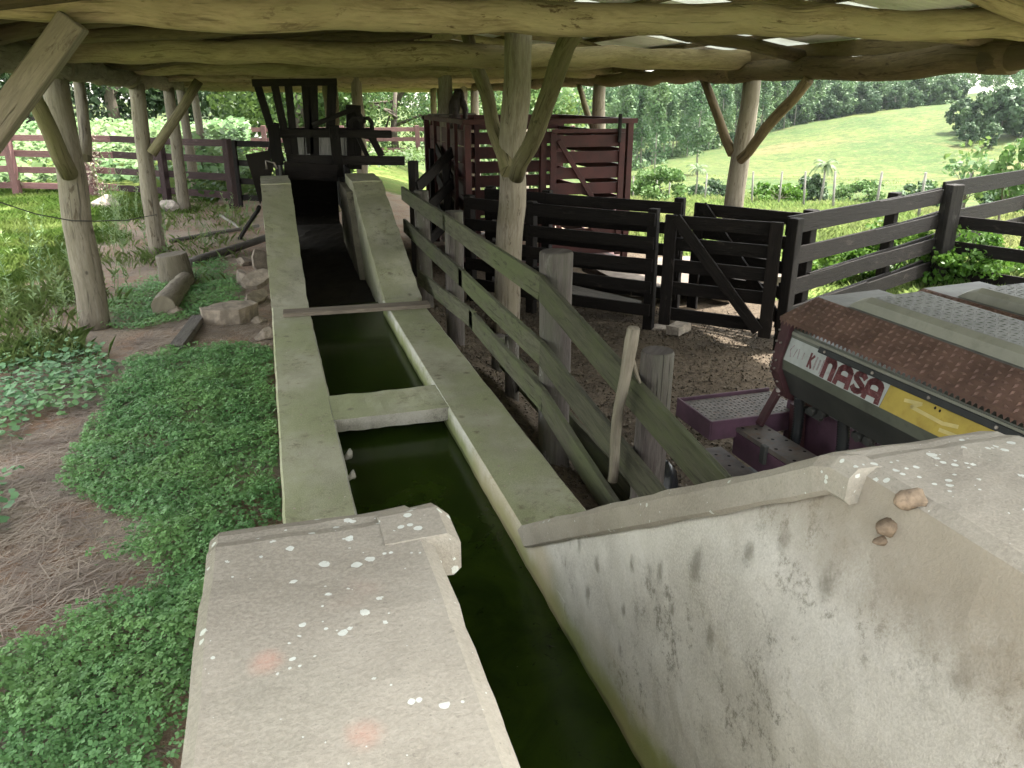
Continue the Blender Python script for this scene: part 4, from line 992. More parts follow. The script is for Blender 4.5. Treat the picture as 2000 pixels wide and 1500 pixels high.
rock('stone', P(505, 625, z=.03), (.10, .08, .06), 'small stone right of the flat topped stone block', 'stone', seed=22)
rock('stone', P(480, 512, z=.05), (.16, .14, .10), 'brown stone half hidden by twigs behind the standing stone', 'stone', seed=23)
rock('rubble', P(205, 398, z=.12), (.38, .25, .2), 'pale lump of concrete rubble beside the vine covered fence post', 'rubble', 'brick', 31)
rock('rubble', P(333, 402, z=.12), (.33, .25, .2), 'pale concrete lump at the foot of the third log post', 'rubble', 'brick', 33)
a, b = P(345, 680, z=.05), P(388, 622, z=.07)
tag(obj('board', MB().board(a, b, .13, .08, V((1, 1, 0))), ['greyboard'], base=a, bevel=.008), 'broken weathered board lying on bare soil beside the clover', 'board')
def pole(name, a, b, r0, r1, label, mat='greyboard', cat='pole'):
    return tag(obj(name, MB().tube([a, b], [r0, r1], 10, .12, .25, .015), [mat], base=a), label, cat)
pole('pole', P(366, 516, z=.05), P(520, 464, z=.14), .07, .055, 'long grey pole lying from the stump toward the dip wall')
pole('pole', P(332, 471, z=.03), P(505, 441, z=.05), .035, .03, 'thin dark pole lying on the soil behind the long grey pole')
pole('stick', P(430, 420, z=.05), P(470, 447, z=.03), .03, .025, 'short bleached white stick on the reddish soil', 'euc', 'stick')
pole('pole', P(468, 466, z=.02), P(506, 405, Y=11.6), .035, .03, 'dark prop pole leaning up against the left ramp wall', 'pen')
# wire across the left posts
w0, w1, w2 = P(-40, 380, Y=8.9), P(160, 430, Y=8.62), P(300, 420, Y=12.85)
w1 = V((-2.05, 8.7, 1.12)); pts = [P(-60, 375, Y=8.2), P(0, 395, Y=8.3), P(70, 418, Y=8.45), P(140, 431, Y=8.6), P(186, 432, Y=8.65), P(250, 430, Y=10.5), P(306, 419, Y=12.9)]
tag(obj('fence_wire', MB().tube(pts, .006, 5), ['wirem'], base=pts[0]), 'single sagging wire strung between the left log posts', 'wire')
# bricks / stones on the pen floor by the gate
c = P(1325, 645, z=-.2); M3 = Matrix.Rotation(.5, 3, 'Z')
mb = MB(); mb.board(c-M3@V((.13, 0, -.02)), c+M3@V((.13, 0, .04)), .17, .10, V((0, 1, 0)))
o = tag(obj('brick', mb, ['brick'], base=c), 'worn pale brick on the dirt at the foot of the nearest gate', 'brick'); rough_edge(o, .01, .04)
rock('stone', P(1285, 640, z=-.24), (.16, .12, .05), 'flat pale stone between the gate post and the worn brick', 'stone', 'brick', 51)
tag(obj('ramp_board', MB().board(P(1075, 560, z=.1), P(1250, 600, z=-.1), .3, .03, V((0, 1, .3))), ['greyboard'], base=P(1150, 580, z=0), bevel=.004), 'wide grey board lying on the ground behind the dark pen fence', 'board')
mb = MB(); mb.box((4.3, 8.9, -.1), (6.8, 10.6, .02)); o = obj('loading_slab', mb, ['slabm'], base=(5.5, 9.7, 0)); tag(o, 'pale concrete slab on the ground behind the gates, before the red crate', 'slab'); rough_edge(o, .01, .2)

# ------------------------------------------------------------------ ground cover (stuff)
def poly_mask(x, y, poly):
    ins = np.zeros(len(x), bool); n_ = len(poly); j = n_-1
    for i in range(n_):
        xi, yi = poly[i]; xj, yj = poly[j]
        c_ = ((yi > y) != (yj > y)) & (x < (xj-xi)*(y-yi)/(yj-yi+1e-12)+xi); ins ^= c_; j = i
    return ins
def pix_poly(pp): return [(lambda q: (q.x, q.y))(P(a, b, z=0)) for a, b in pp]
def nz(x, y, s, o=0): return np.array([mn.noise(V((a*s, b*s, o))) for a, b in zip(x, y)])
def scatter(poly, dens, fuzz=.15, fs=3, rng=RNG):
    xs = [p[0] for p in poly]; ys = [p[1] for p in poly]; x0, x1, y0, y1 = min(xs), max(xs), min(ys), max(ys)
    n_ = int((x1-x0)*(y1-y0)*dens); x = rng.uniform(x0, x1, n_); y = rng.uniform(y0, y1, n_)
    jx = nz(x, y, fs, 3)*fuzz*2; jy = nz(x, y, fs, 8)*fuzz*2
    k = poly_mask(x+jx+rng.normal(0, fuzz*.25, n_), y+jy+rng.normal(0, fuzz*.25, n_), poly); k &= ~((x > XL0-.03) & (x < XR1))
    return x[k], y[k]
def gz(x, y): return hgt(x, y)+.03*nz(x, y, .9, 1)+.015*nz(x, y, 3.1, 2)
def stuff(o, label): o['kind'] = 'stuff'; o['label'] = label; return o
# clover
c1 = pix_poly([(205, 775), (285, 695), (430, 680), (532, 690), (560, 1040), (440, 1080), (400, 1300), (395, 1560), (-60, 1560), (-40, 1330), (130, 1250), (285, 1130), (215, 1010), (110, 950), (170, 860)])
c2 = pix_poly([(230, 575), (300, 545), (380, 545), (460, 560), (478, 600), (410, 625), (360, 640), (240, 650), (205, 620)])
c3 = pix_poly([(370, 545), (395, 520), (440, 510), (470, 540), (430, 560)])
vs, fs_ = [], []; nv = 0
for poly, den in ((c1, 7200), (c2, 4200), (c3, 2200)):
    x, y = scatter(poly, den, .16, 2.2)
    dd = np.hypot(x, y)
    thin = nz(x, y, 1.6, 12)+.5*nz(x, y, 5, 13)
    k = RNG.random(len(x)) < np.clip(.95+1.1*(thin+.12), .12, 1); x, y = x[k], y[k]
    h = .03+.05*(nz(x, y, 2.2, 20)+.6)+.03*(nz(x, y, 7, 21)+.3); h = np.clip(h, .015, .18)*RNG.uniform(.35, 1.25, len(x))
    z = gz(x, y)+h; s0 = RNG.uniform(.0055, .012, len(x))
    th0 = RNG.uniform(0, 6.28, len(x)); tx, ty = RNG.normal(0, .38, (2, len(x)))
    for k3 in range(3):
        th = th0+k3*2.094+RNG.normal(0, .25, len(x)); dx, dy = np.cos(th), np.sin(th)
        dz = -(tx*dx+ty*dy)*.8; pz = -(-tx*dy+ty*dx)*.8
        a = np.stack([dx, dy, dz], -1); b = np.stack([-dy, dx, pz], -1); c = np.stack([x, y, z], -1); s_ = s0[:, None]
        dr_ = np.array([0, 0, -.25])
        vv = np.stack([c, c+a*s_*1.0+b*s_*.75+dr_*s_*.4, c+a*s_*1.9+dr_*s_, c+a*s_*1.0-b*s_*.75+dr_*s_*.4], 1).reshape(-1, 3)
        vs.append(vv); fs_.append(np.arange(len(vv)).reshape(-1, 4)+nv); nv += len(vv)
o = stuff(npmesh('clover_cover', np.vstack(vs), np.vstack(fs_), 'clover'), 'dense low green clover covering the soil left of the dip')
# round leaved creeper
r1 = pix_poly([(-80, 720), (60, 680), (200, 690), (215, 750), (175, 800), (60, 830), (-60, 920)])
r2 = pix_poly([(-60, 930), (60, 935), (40, 1050), (-40, 1100)])
vs, fs_, nv = [], [], 0
for poly, den in ((r1, 700), (r2, 260)):
    x, y = scatter(poly, den, .2, 1.8); n_ = len(x)
    z = gz(x, y)+RNG.uniform(.03, .13, n_); s_ = RNG.uniform(.016, .034, n_)[:, None]
    nr = np.stack([RNG.normal(0, .3, n_), RNG.normal(0, .3, n_), np.ones(n_)], -1); nr /= np.linalg.norm(nr, axis=1, keepdims=True)
    a = np.cross(nr, RNG.normal(size=(n_, 3))); a /= np.linalg.norm(a, axis=1, keepdims=True); b = np.cross(nr, a); c = np.stack([x, y, z], -1)
    ring = [c+(a*math.cos(q)+b*math.sin(q))*s_*(1 if k else .55)+nr*s_*(.12 if k % 2 else 0) for k, q in enumerate(np.linspace(0, 6.283, 9)[:-1])]
    vv = np.stack(ring, 1).reshape(-1, 3); vs.append(vv); fs_.append(np.arange(len(vv)).reshape(-1, 8)+nv); nv += len(vv)
stuff(npmesh('creeper_cover', np.vstack(vs), np.vstack(fs_), 'roundleaf'), 'round leaved creeping plant mat at the left edge of the soil')
# blades of grass
def blades(x, y, z, h, w, lean, rng=RNG):
    n_ = len(x); th = rng.uniform(0, 6.28, n_); d = np.stack([np.cos(th), np.sin(th), np.zeros(n_)], -1); sdv = np.stack([-np.sin(th), np.cos(th), np.zeros(n_)], -1)
    b = np.stack([x, y, z], -1); h = h[:, None]; w = np.broadcast_to(w, (n_,))[:, None]; ln = (rng.uniform(.1, 1, n_)*lean)[:, None]; up = np.array([0, 0, 1.])
    m_ = b+up*h*.55+d*h*ln*.35; t = b+up*h*(1-ln*.25)+d*h*ln
    v = np.stack([b-sdv*w, b+sdv*w, m_+sdv*w*.8, t, m_-sdv*w*.8], 1).reshape(-1, 3)
    return v, np.arange(5*n_).reshape(-1, 5)
gl = [(-12, 9), (-3.4, 8.6), (-3.0, 12), (-2.6, 17), (-1.2, 20), (-1.5, 22), (-9, 25), (-16, 24)]
x, y = scatter(gl, 1100, .35, 1.0); kk = RNG.random(len(x)) < np.clip(.7+nz(x, y, .8, 4), .12, 1); x, y = x[kk], y[kk]
h = RNG.uniform(.05, .17, len(x))*(1+.7*nz(x, y, .7, 5))
v1, f1 = blades(x, y, gz(x, y)-.01, h, .003+.0025*RNG.random(len(x)), .9)
gl2 = pix_poly([(-100, 600), (60, 560), (160, 520), (210, 560), (160, 640), (230, 690), (60, 720), (-120, 800)])
x, y = scatter(gl2, 900, .3, 1.3); kk = RNG.random(len(x)) < np.clip(.55+1.3*nz(x, y, 1.2, 4), .05, 1); x, y = x[kk], y[kk]
v2, f2 = blades(x, y, gz(x, y)-.01, RNG.uniform(.06, .26, len(x)), .0022+.002*RNG.random(len(x)), 1.0)
gl3 = [(-3.2, 12), (-.4, 10.5), (-.3, 18), (-2.5, 19.5)]
x, y = scatter(gl3, 300, .3, 1.3); kk = RNG.random(len(x)) < np.clip(.25+1.6*nz(x, y, .9, 14), .02, 1); x, y = x[kk], y[kk]
v3, f3 = blades(x, y, gz(x, y)-.01, RNG.uniform(.05, .2, len(x)), .003, 1.0)
stuff(npmesh('grass', v1, f1, 'grass'), 'bright green grass verge left of the shed')
stuff(npmesh('verge_grass', np.vstack([v2, v3]), np.vstack([f2, f3+len(v2)]), 'shadegrass'), 'loose pale green grass in the shade along the shed edge')
# pasture to the right, near part with real blades, tufts further out
def sector(n_, d0, d1, a0, a1, pw=.5):
    d = d0+(d1-d0)*RNG.random(n_)**pw if False else np.exp(RNG.uniform(math.log(d0), math.log(d1), n_)); a = np.radians(RNG.uniform(a0, a1, n_)); return d*np.sin(a), d*np.cos(a), d
x, y, d = sector(150000, 8.6, 75, 14, 62); k = ((x > 6.3) | (y > 16)) & (x > .5+0*y); x, y, d = x[k], y[k], d[k]
k = RNG.random(len(x)) < np.clip(.75+.9*nz(x, y, .35, 30), .15, 1); x, y, d = x[k], y[k], d[k]
h = (.10+.006*d)*RNG.uniform(.5, 1.5, len(x))*(1+.8*nz(x, y, .25, 31))
vp, fp = blades(x, y, gz(x, y)-.02, h, .003+.00075*d, .9)
x, y, d = sector(26000, 75, 150, 22, 56); k = RNG.random(len(x)) < np.clip(.6+1.2*nz(x, y, .05, 33), .1, 1); x, y, d = x[k], y[k], d[k]
vq, fq = blades(x, y, hgt(x, y)-.1, RNG.uniform(.25, .6, len(x)), .0006*d, .8)
stuff(npmesh('pasture_grass', np.vstack([vp, vq]), np.vstack([fp, fq+len(vp)]), 'pasture'), 'pale green pasture grass covering the slope and hill on the right')
# straw and dry stalks
st1 = pix_poly([(-80, 850), (200, 760), (285, 690), (330, 600), (480, 560), (535, 620), (535, 700), (300, 690), (215, 800), (120, 960), (215, 1020), (285, 1140), (130, 1250), (-80, 1330)])
st2 = [(-3.0, 10.2), (-.2, 9.6), (-.2, 17.5), (-2.6, 18)]
vs, fs_, nv = [], [], 0
for poly, den in ((st1, 2200), (st2, 420)):
    x, y = scatter(poly, den, .2, 2); kk = RNG.random(len(x)) < np.clip(.5+1.5*nz(x, y, 1.7, 40), .05, 1); x, y = x[kk], y[kk]; n_ = len(x)
    th = RNG.normal(.5, .7, n_); l_ = RNG.uniform(.03, .16, n_); w_ = RNG.uniform(.001, .0028, n_)[:, None]
    a = np.stack([np.cos(th)*l_, np.sin(th)*l_, RNG.normal(0, .12, n_)*l_], -1); s_ = np.stack([-np.sin(th), np.cos(th), np.zeros(n_)], -1)*w_
    c = np.stack([x, y, gz(x, y)+RNG.uniform(.002, .03, n_)], -1)
    vv = np.stack([c-a-s_, c-a+s_, c+a+s_, c+a-s_], 1).reshape(-1, 3); vs.append(vv); fs_.append(np.arange(len(vv)).reshape(-1, 4)+nv); nv += len(vv)
stuff(npmesh('dry_straw', np.vstack(vs), np.vstack(fs_), 'straw'), 'dry straw and stalks strewn on the bare reddish soil')
# dung and litter crumbs on the pen floor
pp = [(1.5, 2.5), (5.0, 4.5), (6.2, 7), (5, 9), (2.5, 10), (1.5, 9)]
x, y = scatter(pp, 900, .2, 2); x, y = x[(x > 1.45)], y[(x > 1.45)]; n_ = len(x)
c = np.stack([x, y, gz(x, y)+RNG.uniform(0, .012, n_)], -1)
v, f = quads(c, RNG.normal(size=(n_, 3))+np.array([0, 0, 1.2]), RNG.uniform(.006, .018, n_), .7)
stuff(npmesh('pen_litter', v, f, 'dung'), 'dark crumbly dung and litter on the pen floor')
# fallen leaf crumbs on the wall tops
n_ = 150; ws = []
for k in range(n_):
    x = random.choice([random.uniform(XL0+.02, XL1-.02), random.uniform(XR0+.02, XR1-.02)]); ws.append((x, random.uniform(3, 7.3), TOP+.006))
ws = np.array(ws); v, f = quads(ws, np.tile([0, 0, 1.], (n_, 1))+RNG.normal(0, .2, (n_, 3)), RNG.uniform(.004, .011, n_), .6)
stuff(npmesh('leaf_crumbs', v, f, 'straw'), 'small pale leaf crumbs scattered on the dip wall tops')

# ------------------------------------------------------------------ plants
def crown_pts(n_, rad, clumps, rng, shell=.55):
    cc = rng.normal(size=(clumps, 3)); cc /= np.linalg.norm(cc, axis=1, keepdims=True); cc *= (shell+(1-shell)*rng.random((clumps, 1)))
    cc *= np.array(rad); k = rng.integers(0, clumps, n_); r = rng.normal(size=(n_, 3)); r /= np.linalg.norm(r, axis=1, keepdims=True)
    cr_ = np.array(rad)*.34*rng.uniform(.6, 1.2, (clumps, 1))
    return cc[k]+r*cr_[k]*rng.random((n_, 1))**.35, r, cc
def tree(name, label, cat, loc, h, rad, n_, leafsize, mat, bark, trunk_r, clumps=34, seed=1, group=None, cz=.66, proto=None, trunkh=None, limbs=7):
    th = thing(name, label, cat, loc, group)
    rng = np.random.default_rng(seed)
    pts, nr, cc = crown_pts(n_, rad, clumps, rng); pts[:, 2] += h*cz; cc[:, 2] += h*cz
    v, f = quads(pts, nr+rng.normal(0, .7, nr.shape), leafsize*rng.uniform(.6, 1.3, n_), .62, rng)
    npmesh('crown', v, f, mat, th)
    mb = MB(); random.seed(seed); tb = V((0, 0, -.3)); tt_ = V((random.uniform(-.04, .04)*h, random.uniform(-.04, .04)*h, h*(trunkh or cz)))
    mb.tube([tb, tb.lerp(tt_, .5)+V((random.uniform(-.02, .02)*h, 0, 0)), tt_], [trunk_r, trunk_r*.75, trunk_r*.4], 8, .1)
    for k in range(limbs):
        e = V(cc[k % len(cc)]); s_ = tb.lerp(tt_, random.uniform(.45, .95)); mb.tube([s_, s_.lerp(e, .5)+V((0, 0, .03*h)), e], [trunk_r*.4, trunk_r*.25, trunk_r*.1], 6, .1)
    o = obj('trunk', mb, bark, None, fix=False); o.parent = th
    return th
def dup(root, loc, rz, s_, label=None, group=None):
    r = root.copy(); COL.objects.link(r); r.location = loc; r.rotation_euler = (0, 0, rz); r.scale = (s_, s_, s_)
    if label: r['label'] = label
    if group: r['group'] = group
    for ch in root.children:
        c = ch.copy(); COL.objects.link(c); c.parent = r
    return r
def gp(px, d, py=None):
    """ground point at pixel column px and distance d"""
    v = ray(px, 190); v.z = 0; v.normalize(); x, y = v.x*d, v.y*d; return V((x, y, float(hgt(x, y))))
# left background trees
tree('broadleaf_tree', 'dark dense tree at far left behind the dark back fence', 'tree', gp(40, 44), 9, (4.2, 4.2, 3.0), 5200, .17, 'darktree', 'trunk', .3, 40, 101, cz=.62)
tree('broadleaf_tree', 'very dark broad tree with sky gaps between the first two log posts', 'tree', gp(225, 40), 8.4, (4.4, 4.4, 3.0), 6500, .15, 'darktree', 'trunk', .3, 42, 102, cz=.58)
tree('broadleaf_tree', 'dark tree behind the third log post', 'tree', gp(345, 42), 8.4, (3.4, 3.4, 3.2), 5200, .15, 'darktree', 'trunk', .28, 36, 103, cz=.55)
tree('broadleaf_tree', 'mid green glossy tree seen through the crush levers', 'tree', gp(575, 37), 8.0, (4.2, 4.2, 3.6), 9500, .13, 'midtree', 'trunk', .28, 50, 104, cz=.5)
tree('broadleaf_tree', 'dark green tree behind the small white and red building', 'tree', gp(465, 50), 9.5, (4.0, 4.0, 3.6), 5500, .17, 'darktree', 'trunk', .28, 36, 105, cz=.55)
tree('broadleaf_tree', 'pale feathery tree left of the tack above the far pink fence', 'tree', gp(770, 38), 7.5, (4.4, 4.2, 3.4), 12000, .10, 'paletree', 'trunk', .2, 60, 106, cz=.45)
tree('broadleaf_tree', 'light green bushy tree farther left of the crate top', 'tree', gp(690, 46), 8.5, (3.6, 3.6, 3.4), 6500, .14, 'midtree', 'trunk', .25, 40, 107, cz=.5)
tree('willow_tree', 'pale drooping leafy tree just behind the central post and red crate', 'tree', gp(1010, 34), 6.5, (3.0, 3.0, 2.4), 8000, .11, 'paletree', 'trunk', .2, 44, 108, cz=.5)
tree('broadleaf_tree', 'bluish green distant tree right of the hanging tack', 'tree', gp(925, 70), 11, (4.5, 4.5, 4.2), 5000, .22, 'euctree', 'trunk', .3, 36, 109, cz=.5)
tree('bush', 'green bush in front of the forest edge right of the red crate', 'bush', gp(1262, 62), 2.6, (1.5, 1.5, 1.2), 3200, .12, 'bushpale', 'trunk', .08, 24, 110, cz=.5)
# bank of big leaved plants behind the left fence
rng = np.random.default_rng(55)
n_ = 15000; x = rng.uniform(-17, -.5, n_); y = rng.uniform(22.5, 33, n_); k = y > 21.6+(-x-4)*.45; k &= y > 20.2+(-x)*.35; x, y = x[k], y[k]; n_ = len(x)
top = .55+.9*sst(y, 22, 28)+.3*nz(x, y, .5, 60)+.15*nz(x, y, 1.6, 61); z = top*rng.uniform(.55, 1.05, n_)
v, f = quads(np.stack([x, y, z], -1), np.stack([rng.normal(0, .5, n_), rng.normal(-.3, .5, n_), np.ones(n_)], -1), rng.uniform(.06, .15, n_), .85, rng)
stuff(npmesh('big_leaf_weeds', v, f, 'vine'), 'bright big leaved weeds massed behind the faded red fence')
n_ = 9000; x = rng.uniform(-2, 9, n_); y = rng.uniform(19, 33, n_); k = (x < 2.5) | (y > 27); x, y = x[k], y[k]; n_ = len(x); z = (.45+.4*nz(x, y, .5, 62))*rng.uniform(.2, 1.05, n_)
v, f = quads(np.stack([x, y, z], -1), np.stack([rng.normal(0, .6, n_), rng.normal(-.3, .5, n_), np.ones(n_)], -1), rng.uniform(.05, .11, n_), .7, rng)
stuff(npmesh('yard_weeds', v, f, 'midtree'), 'low leafy weeds on the ground behind the crush')
n_ = 16000; x = rng.uniform(-34, 4, n_); y = rng.uniform(36, 47, n_); k = (y > 39+x*.05); x, y = x[k], y[k]; n_ = len(x); z = (2.6+1.6*nz(x, y, .22, 66)+.6*nz(x, y, .8, 67))*rng.uniform(.1, 1.0, n_)
v, f = quads(np.stack([x, y, z], -1), np.stack([rng.normal(0, .7, n_), rng.normal(-.5, .6, n_), np.ones(n_)*.7], -1), rng.uniform(.10, .2, n_), .7, rng)
stuff(npmesh('undergrowth', v, f, 'darktree'), 'dark leafy undergrowth below the trees at back left')
# dry vine on a post of the faded fence
vn = thing('vine', 'dry yellowish climbing vine on the right hand post of the faded pink fence', 'vine', (-4.1, 21.5, 0))
n_ = 420; zz_ = rng.random(n_)*1.5; v, f = quads(np.stack([rng.normal(.12, .10, n_)+.05*np.sin(zz_*9), rng.normal(-.12, .07, n_), zz_], -1), rng.normal(size=(n_, 3)), rng.uniform(.02, .045, n_), .6, rng)
npmesh('foliage', v, f, 'straw', vn)
# small white and red building
bd = thing('farm_building', 'small white and red farm building with a pale flat roof edge at back left', 'building', gp(430, 47))
w = RT; c = gp(430, 47)
def bbox(name, px0, px1, z0, z1, dep, mat, d=47, off=0):
    a, b = gp(px0, d), gp(px1, d); dirv = FW*dep
    mb = MB(); mb.prism([V((a.x, a.y, z0))+FW*off, V((b.x, b.y, z0))+FW*off, V((b.x, b.y, z1))+FW*off, V((a.x, a.y, z1))+FW*off], dirv); obj(name, mb, mat, bd)
bbox('wall', 415, 487, -.2, 1.75, 3, 'whitewall'); bbox('door_panel', 436, 468, .9, 1.6, .06, 'pinkwall', off=-.07); bbox('roof', 405, 498, 1.75, 1.9, 4, 'whitewall', off=-.4)
bbox('wall_pillar', 468, 476, -.1, 1.72, .2, 'whitewall', off=-.3)
# tall narrow weeds at left
def weed(loc, n_st, h, seed, spread=.25, lf=.05):
    rs = np.random.default_rng(seed); V_, F_, nv = [], [], 0; mb = MB()
    for k in range(n_st):
        bx, by = rs.normal(0, spread, 2); hh = h*rs.uniform(.5, 1.1); lx, ly = rs.normal(0, .22, 2)*hh
        ps = [V((bx+lx*q*q, by+ly*q*q, hh*q-.02)) for q in np.linspace(0, 1, 7)]
        for a_, b_2 in zip(ps[:-1], ps[1:]):
            for ax in (V((.004, 0, 0)), V((0, .004, 0))):
                V_.append(np.array([a_-ax, a_+ax, b_2+ax*.8, b_2-ax*.8])); F_.append(np.arange(4).reshape(1, 4)+nv); nv += 4
        m_ = int(44*hh/ .8); q = rs.uniform(.12, 1, m_); th = rs.uniform(0, 6.28, m_); ll = lf*(1.2-.6*q)*rs.uniform(.6, 1.3, m_)
        b = np.stack([bx+lx*q*q, by+ly*q*q, hh*q], -1); d = np.stack([np.cos(th), np.sin(th), rs.uniform(.0, .9, m_)], -1); s_ = np.stack([-np.sin(th), np.cos(th), np.zeros(m_)], -1)
        l2 = ll[:, None]; vv = np.stack([b, b+d*l2*.5+s_*l2*.13, b+d*l2, b+d*l2*.5-s_*l2*.13], 1).reshape(-1, 3); V_.append(vv); F_.append(np.arange(len(vv)).reshape(-1, 4)+nv); nv += len(vv)
    return mb, np.vstack(V_), np.vstack(F_)
wl = [((118, 610), 7, .95, 'tall narrow leaved weeds right against the nearest log post'), ((40, 620), 8, 1.0, 'tall narrow leaved weeds at the left picture edge below the wire'), ((190, 470), 8, .8, 'thin weeds just behind the nearest log post'),
      ((262, 500), 9, 1.25, 'tallest feathery weeds left of the second log post'), ((240, 430), 8, 1.3, 'feathery weeds by the rubble under the faded red fence'), ((85, 500), 7, .7, 'weeds on the sunny grass left of the nearest log post'),
      ((215, 590), 6, .4, 'leafy weed clump between nearest log post and lying log'), ((395, 480), 8, .35, 'small bushy weed on the soil above the long pole'), ((300, 420), 7, .6, 'weeds between second and third log posts'),
      ((90, 680), 8, .4, 'low leafy weeds above the round leaved creeper'), ((470, 430), 7, .6, 'weeds beside the left ramp wall by the prop pole')]
for i, ((px, py), ns, h, lab) in enumerate(wl):
    q = P(px, py, z=0); t_ = thing('weed_clump', lab, 'weeds', q, 'tall weeds on the left side'); mb, v, f = weed(q, ns, h, 200+i, .26 if h > .5 else .16, .08)
    npmesh('foliage', v, f, 'weed', t_)
# bushes behind right fence
def bush(px, d, h, rad, n_, ls, mat, label, seed, cat='bush', name='bush'):
    return tree(name, label, cat, gp(px, d), h, rad, n_, ls, mat, 'trunk', .03, 26, seed, cz=.5, limbs=8)
bush(1800, 12.7, .75, (.62, .6, .42), 2200, .05, 'bushleaf', 'glossy green bush behind the front right fence, left of the tilted post', 301)
bush(1950, 12.6, .75, (.95, .7, .42), 3600, .045, 'bushleaf', 'leafy green bush behind the fence rails right of the tilted post', 302)
bush(1700, 12.4, .5, (.5, .5, .3), 1200, .05, 'bushleaf', 'low green shrub at the foot of the right hand fence', 303)
bush(1925, 22, 2.7, (.6, .6, .7), 300, .085, 'paletree', 'thin yellow green sapling above the right fence rail', 304)
bush(2004, 17, 2.5, (.4, .4, .6), 420, .08, 'bushpale', 'leafy sapling cut by the right picture edge', 305)
bush(1300, 33, 1.5, (1.2, 1.0, .7), 1800, .09, 'bushpale', 'round green bush by the wire fence right of the crate', 306)
bush(1545, 33, 1.0, (1.2, 1.0, .5), 1400, .09, 'bushleaf', 'bright leafy bush by the wire fence behind the right log post', 307)
bush(1405, 100, 2.0, (3.0, 2.4, 1.0), 2200, .25, 'hilltree', 'dark bush at the foot of the left palm', 308)
bush(1610, 97, 3.0, (1.7, 1.6, 1.6), 2200, .25, 'hilltree', 'dark bush crowding the foot of the right palm', 309)
bush(1705, 92, 2.6, (2.8, 2.2, 1.4), 1800, .22, 'bushpale', 'pale green twiggy bush right of the right palm', 310)
bush(1825, 75, 2.4, (2.0, 1.8, 1.3), 1700, .22, 'hilltree', 'dark and light bush in the valley above the right fence', 311)
bush(1865, 78, 2.8, (1.5, 1.5, 1.3), 1300, .18, 'bushpale', 'rounded light green bush beside the dark valley bush', 312)
bush(1995, 60, 2.2, (2.2, 1.6, 1.1), 1600, .2, 'hilltree', 'dark scrub at right edge behind the fence rails', 314)
# palms
def palm(px, d, h, label, seed):
    random.seed(seed); q = gp(px, d); t_ = thing('palm_tree', label, 'palm tree', q)
    mb = MB().tube([V((0, 0, -.3)), V((.05*h, 0, h*.5)), V((.03*h, 0, h))], [h*.035, h*.028, h*.022], 8); o = obj('trunk', mb, 'euc', None, fix=False); o.parent = t_
    V_, F_, nv = [], [], 0
    for k in range(17):
        th = k*2.4+random.uniform(-.2, .2); el = random.uniform(-.1, 1.1); L_ = h*random.uniform(.34, .46); prev = np.array([.03*h, 0, h]); dv = np.array([math.cos(th)*math.cos(el), math.sin(th)*math.cos(el), math.sin(el)])
        for s_ in range(12):
            nx = prev+dv*L_/12; dv = dv+np.array([0, 0, -.15]); dv /= np.linalg.norm(dv); sdv = np.cross(dv, [0, 0, 1.]); sdv /= np.linalg.norm(sdv)+1e-6
            for sg in (-1, 1):
                e = prev+sdv*sg*L_*.2*(1-abs(s_-5)/9)+np.array([0, 0, -L_*.1])+dv*L_*.06
                V_ += [prev, nx, e+dv*L_*.03, e]; F_.append([nv, nv+1, nv+2, nv+3]); nv += 4
            prev = nx
    npmesh('crown', np.array(V_), np.array(F_), 'palm', t_)
palm(1372, 96, 3.6, 'palm tree standing left of the right log post on the valley floor', 3)
palm(1628, 95, 4.4, 'palm tree standing right of the right log post on the valley floor', 5)
# wire fence posts in the pasture
mb = MB().tube([V((0, 0, -.3)), V((0, 0, 1.35))], [.042, .034], 7)
first = None
wp = [(1247, 40, 'pale thin fence post nearest the red crate'), (1292, 38, 'pale thin fence post second from the red crate'), (1318, 37, 'pale thin fence post third from the red crate'), (1393, 35, 'pale thin fence post just left of the right log post'), (1490, 31, 'pale thin fence post just right of the right log post'), (1545, 29.5, 'pale leaning fence post by the bright leafy bush'), (1597, 28.5, 'pale thin fence post below the right palm'), (1658, 27, 'pale thin fence post right of the right palm'), (1835, 24, 'pale thin fence post behind the right fence rails'), (1918, 22, 'pale thin fence post farthest right'), (1745, 25.5, 'pale thin fence post above the right fence, left of the tilted post')]
for px, d, lab in wp:
    q = gp(px, d)
    if first is None: first = obj('wire_post', mb, 'wirepost', base=None); o = first
    else: o = first.copy(); COL.objects.link(o)
    o.location = q; o.rotation_euler = (random.uniform(-.05, .05), random.uniform(-.08, .08), 0); tag(o, lab, 'fence post', 'wire fence posts in the pasture')
pts = [gp(px, d)+V((0, 0, 1.1)) for px, d, _ in sorted(wp, key=lambda t: t[0])]
tag(obj('fence_wire', MB().tube(pts, .004, 4), ['wirem'], base=pts[0]), 'thin wire strung along the pale posts in the pasture', 'wire')

